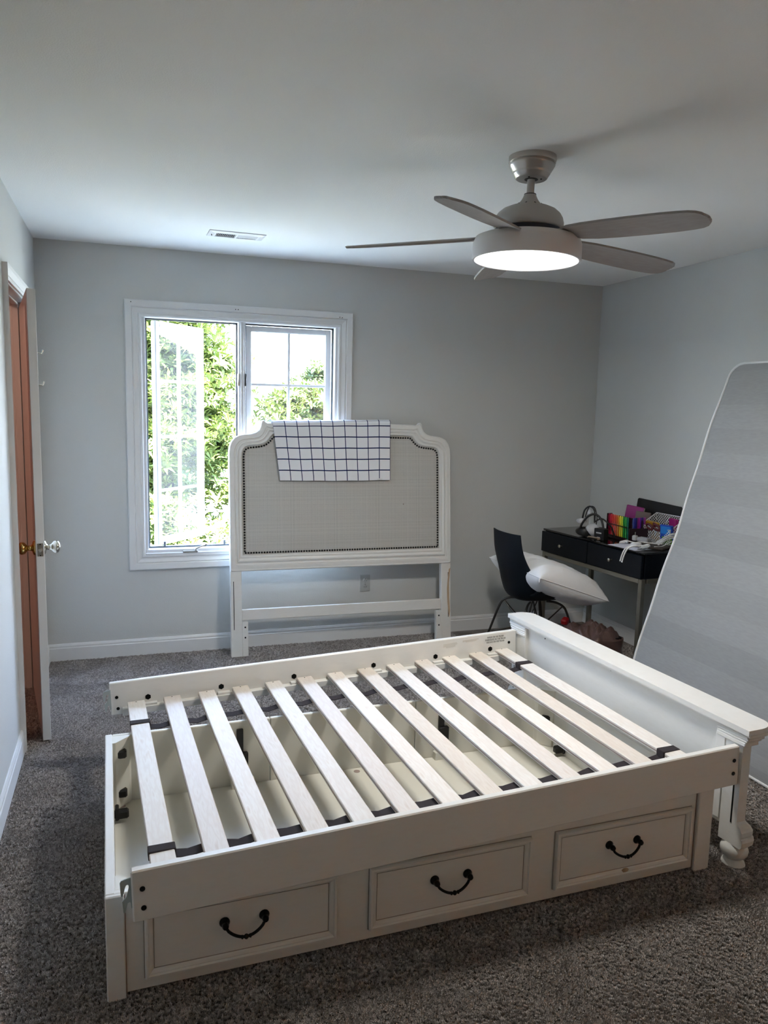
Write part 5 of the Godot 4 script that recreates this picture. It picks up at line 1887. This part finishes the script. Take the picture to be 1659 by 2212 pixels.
	g.extrude(pent, 4.0, Transform3D(Basis(Vector3(0, 0, 1), Vector3(0, 1, 0), Vector3(-1, 0, 0)), Vector3(2.02, 0, 0)))
	part("house_wall", g, clap, t)
	for s in [-1.0, 1.0]:
		g = G.new()
		var sl := Vector2(half + 0.35, eave - peak - 0.17)
		g.box(Vector3(2.0, peak + sl.y * 0.5 + 0.07, s * (half + 0.35) * 0.5), Vector3(4.5, 0.12, sl.length()), 0.01, Basis(Vector3(1, 0, 0), -s * sl.angle()))
		part("roof_slope", g, roof, t)

# ------------------------------------------------------------------ behind the camera
func build_floor_lamp() -> void:
	var t := thing("floor_lamp", "brass floor lamp with a warm shade behind the camera", "floor lamp", Vector3(3.44, 0, 5.85))
	var g := G.new()
	g.lathe([Vector2(0, 0), Vector2(0.14, 0), Vector2(0.14, 0.012), Vector2(0.03, 0.03), Vector2(0.011, 0.05), Vector2(0.011, 1.45), Vector2(0, 1.45)], 24)
	part("pole", g, M.brass, t)
	var sh := mat(Color(0.85, 0.76, 0.62), 0.9)
	sh.backlight_enabled = true
	sh.backlight = Color(1.2, 1.0, 0.75)
	g = G.new()
	g.lathe([Vector2(0.19, 1.38), Vector2(0.13, 1.66)], 32)
	g.lathe([Vector2(0.128, 1.66), Vector2(0.188, 1.38)], 32)
	part("lamp_shade", g, sh, t)
	var bm := mat(Color(1, 0.9, 0.8), 0.5)
	bm.emission_enabled = true
	bm.emission = Color(1.0, 0.78, 0.55)
	bm.emission_energy_multiplier = 2.0
	g = G.new()
	g.ball(Vector3(0, 1.51, 0), Vector3(0.035, 0.045, 0.035), 14)
	part("bulb", g, bm, t)
	var l := OmniLight3D.new()
	l.name = "floor_lamp_light"
	l.light_color = Color(1.0, 0.86, 0.70)
	l.light_energy = FLOOR_LAMP_E
	l.light_size = 0.03
	l.omni_range = 12.0
	l.omni_attenuation = 2.0
	l.shadow_enabled = true
	l.position = Vector3(0, 1.51, 0)
	t.add_child(l)

# the pile of the carpet where it can be seen
func build_pile() -> void:
	var rng := RandomNumberGenerator.new()
	rng.seed = 123
	var tg := G.new()
	for k in 5:
		var a := TAU * k / 5.0 + rng.randf() * 0.5
		var d := Vector3(cos(a), 0, sin(a))
		var sd := Vector3(-d.z, 0, d.x) * 0.0017
		var b := d * 0.0012
		var m := d * rng.randf_range(0.0025, 0.004) + Vector3(0, 0.0055, 0)
		var e := d * rng.randf_range(0.004, 0.0065) + Vector3(0, rng.randf_range(0.007, 0.0095), 0)
		tg.tri(b - sd, b + sd, m + sd, d + Vector3.UP)
		tg.tri(b - sd, m + sd, m - sd, d + Vector3.UP)
		tg.tri(m - sd, m + sd, e, d + Vector3.UP)
	var pm := mat(Color(1, 1, 1), 1.0, 0.0, 0.1)
	pm.vertex_color_use_as_albedo = true
	var nz := FastNoiseLite.new()
	nz.seed = 50
	nz.frequency = 2.2
	nz.fractal_octaves = 3
	var spots := PackedVector3Array()
	var areas := [[0.02, 0.62, 0.02, 4.2, 85000], [0.62, 3.3, 2.80, 4.3, 150000], [0.62, 2.6, 0.02, 1.9, 75000], [2.35, 3.66, 0.6, 3.4, 52000], [-0.3, 0.02, 0.45, 1.2, 6000]]
	for ar in areas:
		for k in ar[4]:
			spots.append(Vector3(rng.randf_range(ar[0], ar[1]), -0.001, rng.randf_range(ar[2], ar[3])))
	var mm := MultiMesh.new()
	mm.transform_format = MultiMesh.TRANSFORM_3D
	mm.use_colors = true
	mm.mesh = tg.done()
	mm.instance_count = spots.size()
	for k in spots.size():
		var p := spots[k]
		var lean := nz.get_noise_2d(p.x, p.z) * 1.1
		var a := rng.randf() * TAU
		var bs := Basis(Vector3(1, 0, 0), lean) * Basis(Vector3.UP, a)
		mm.set_instance_transform(k, Transform3D(bs.scaled(Vector3.ONE * rng.randf_range(0.65, 1.1)), p))
		var c := lerpf(0.25, 0.58, pow(rng.randf(), 1.1))
		mm.set_instance_color(k, Color(c, c * 0.925, c * 0.875))
	var mi := MultiMeshInstance3D.new()
	mi.multimesh = mm
	mi.material_override = pm
	mi.name = "carpet_pile"
	mi.set_meta("kind", "stuff")
	get_node("floor").add_child(mi, true)
	mi.transform = (get_node("floor") as Node3D).transform.affine_inverse()
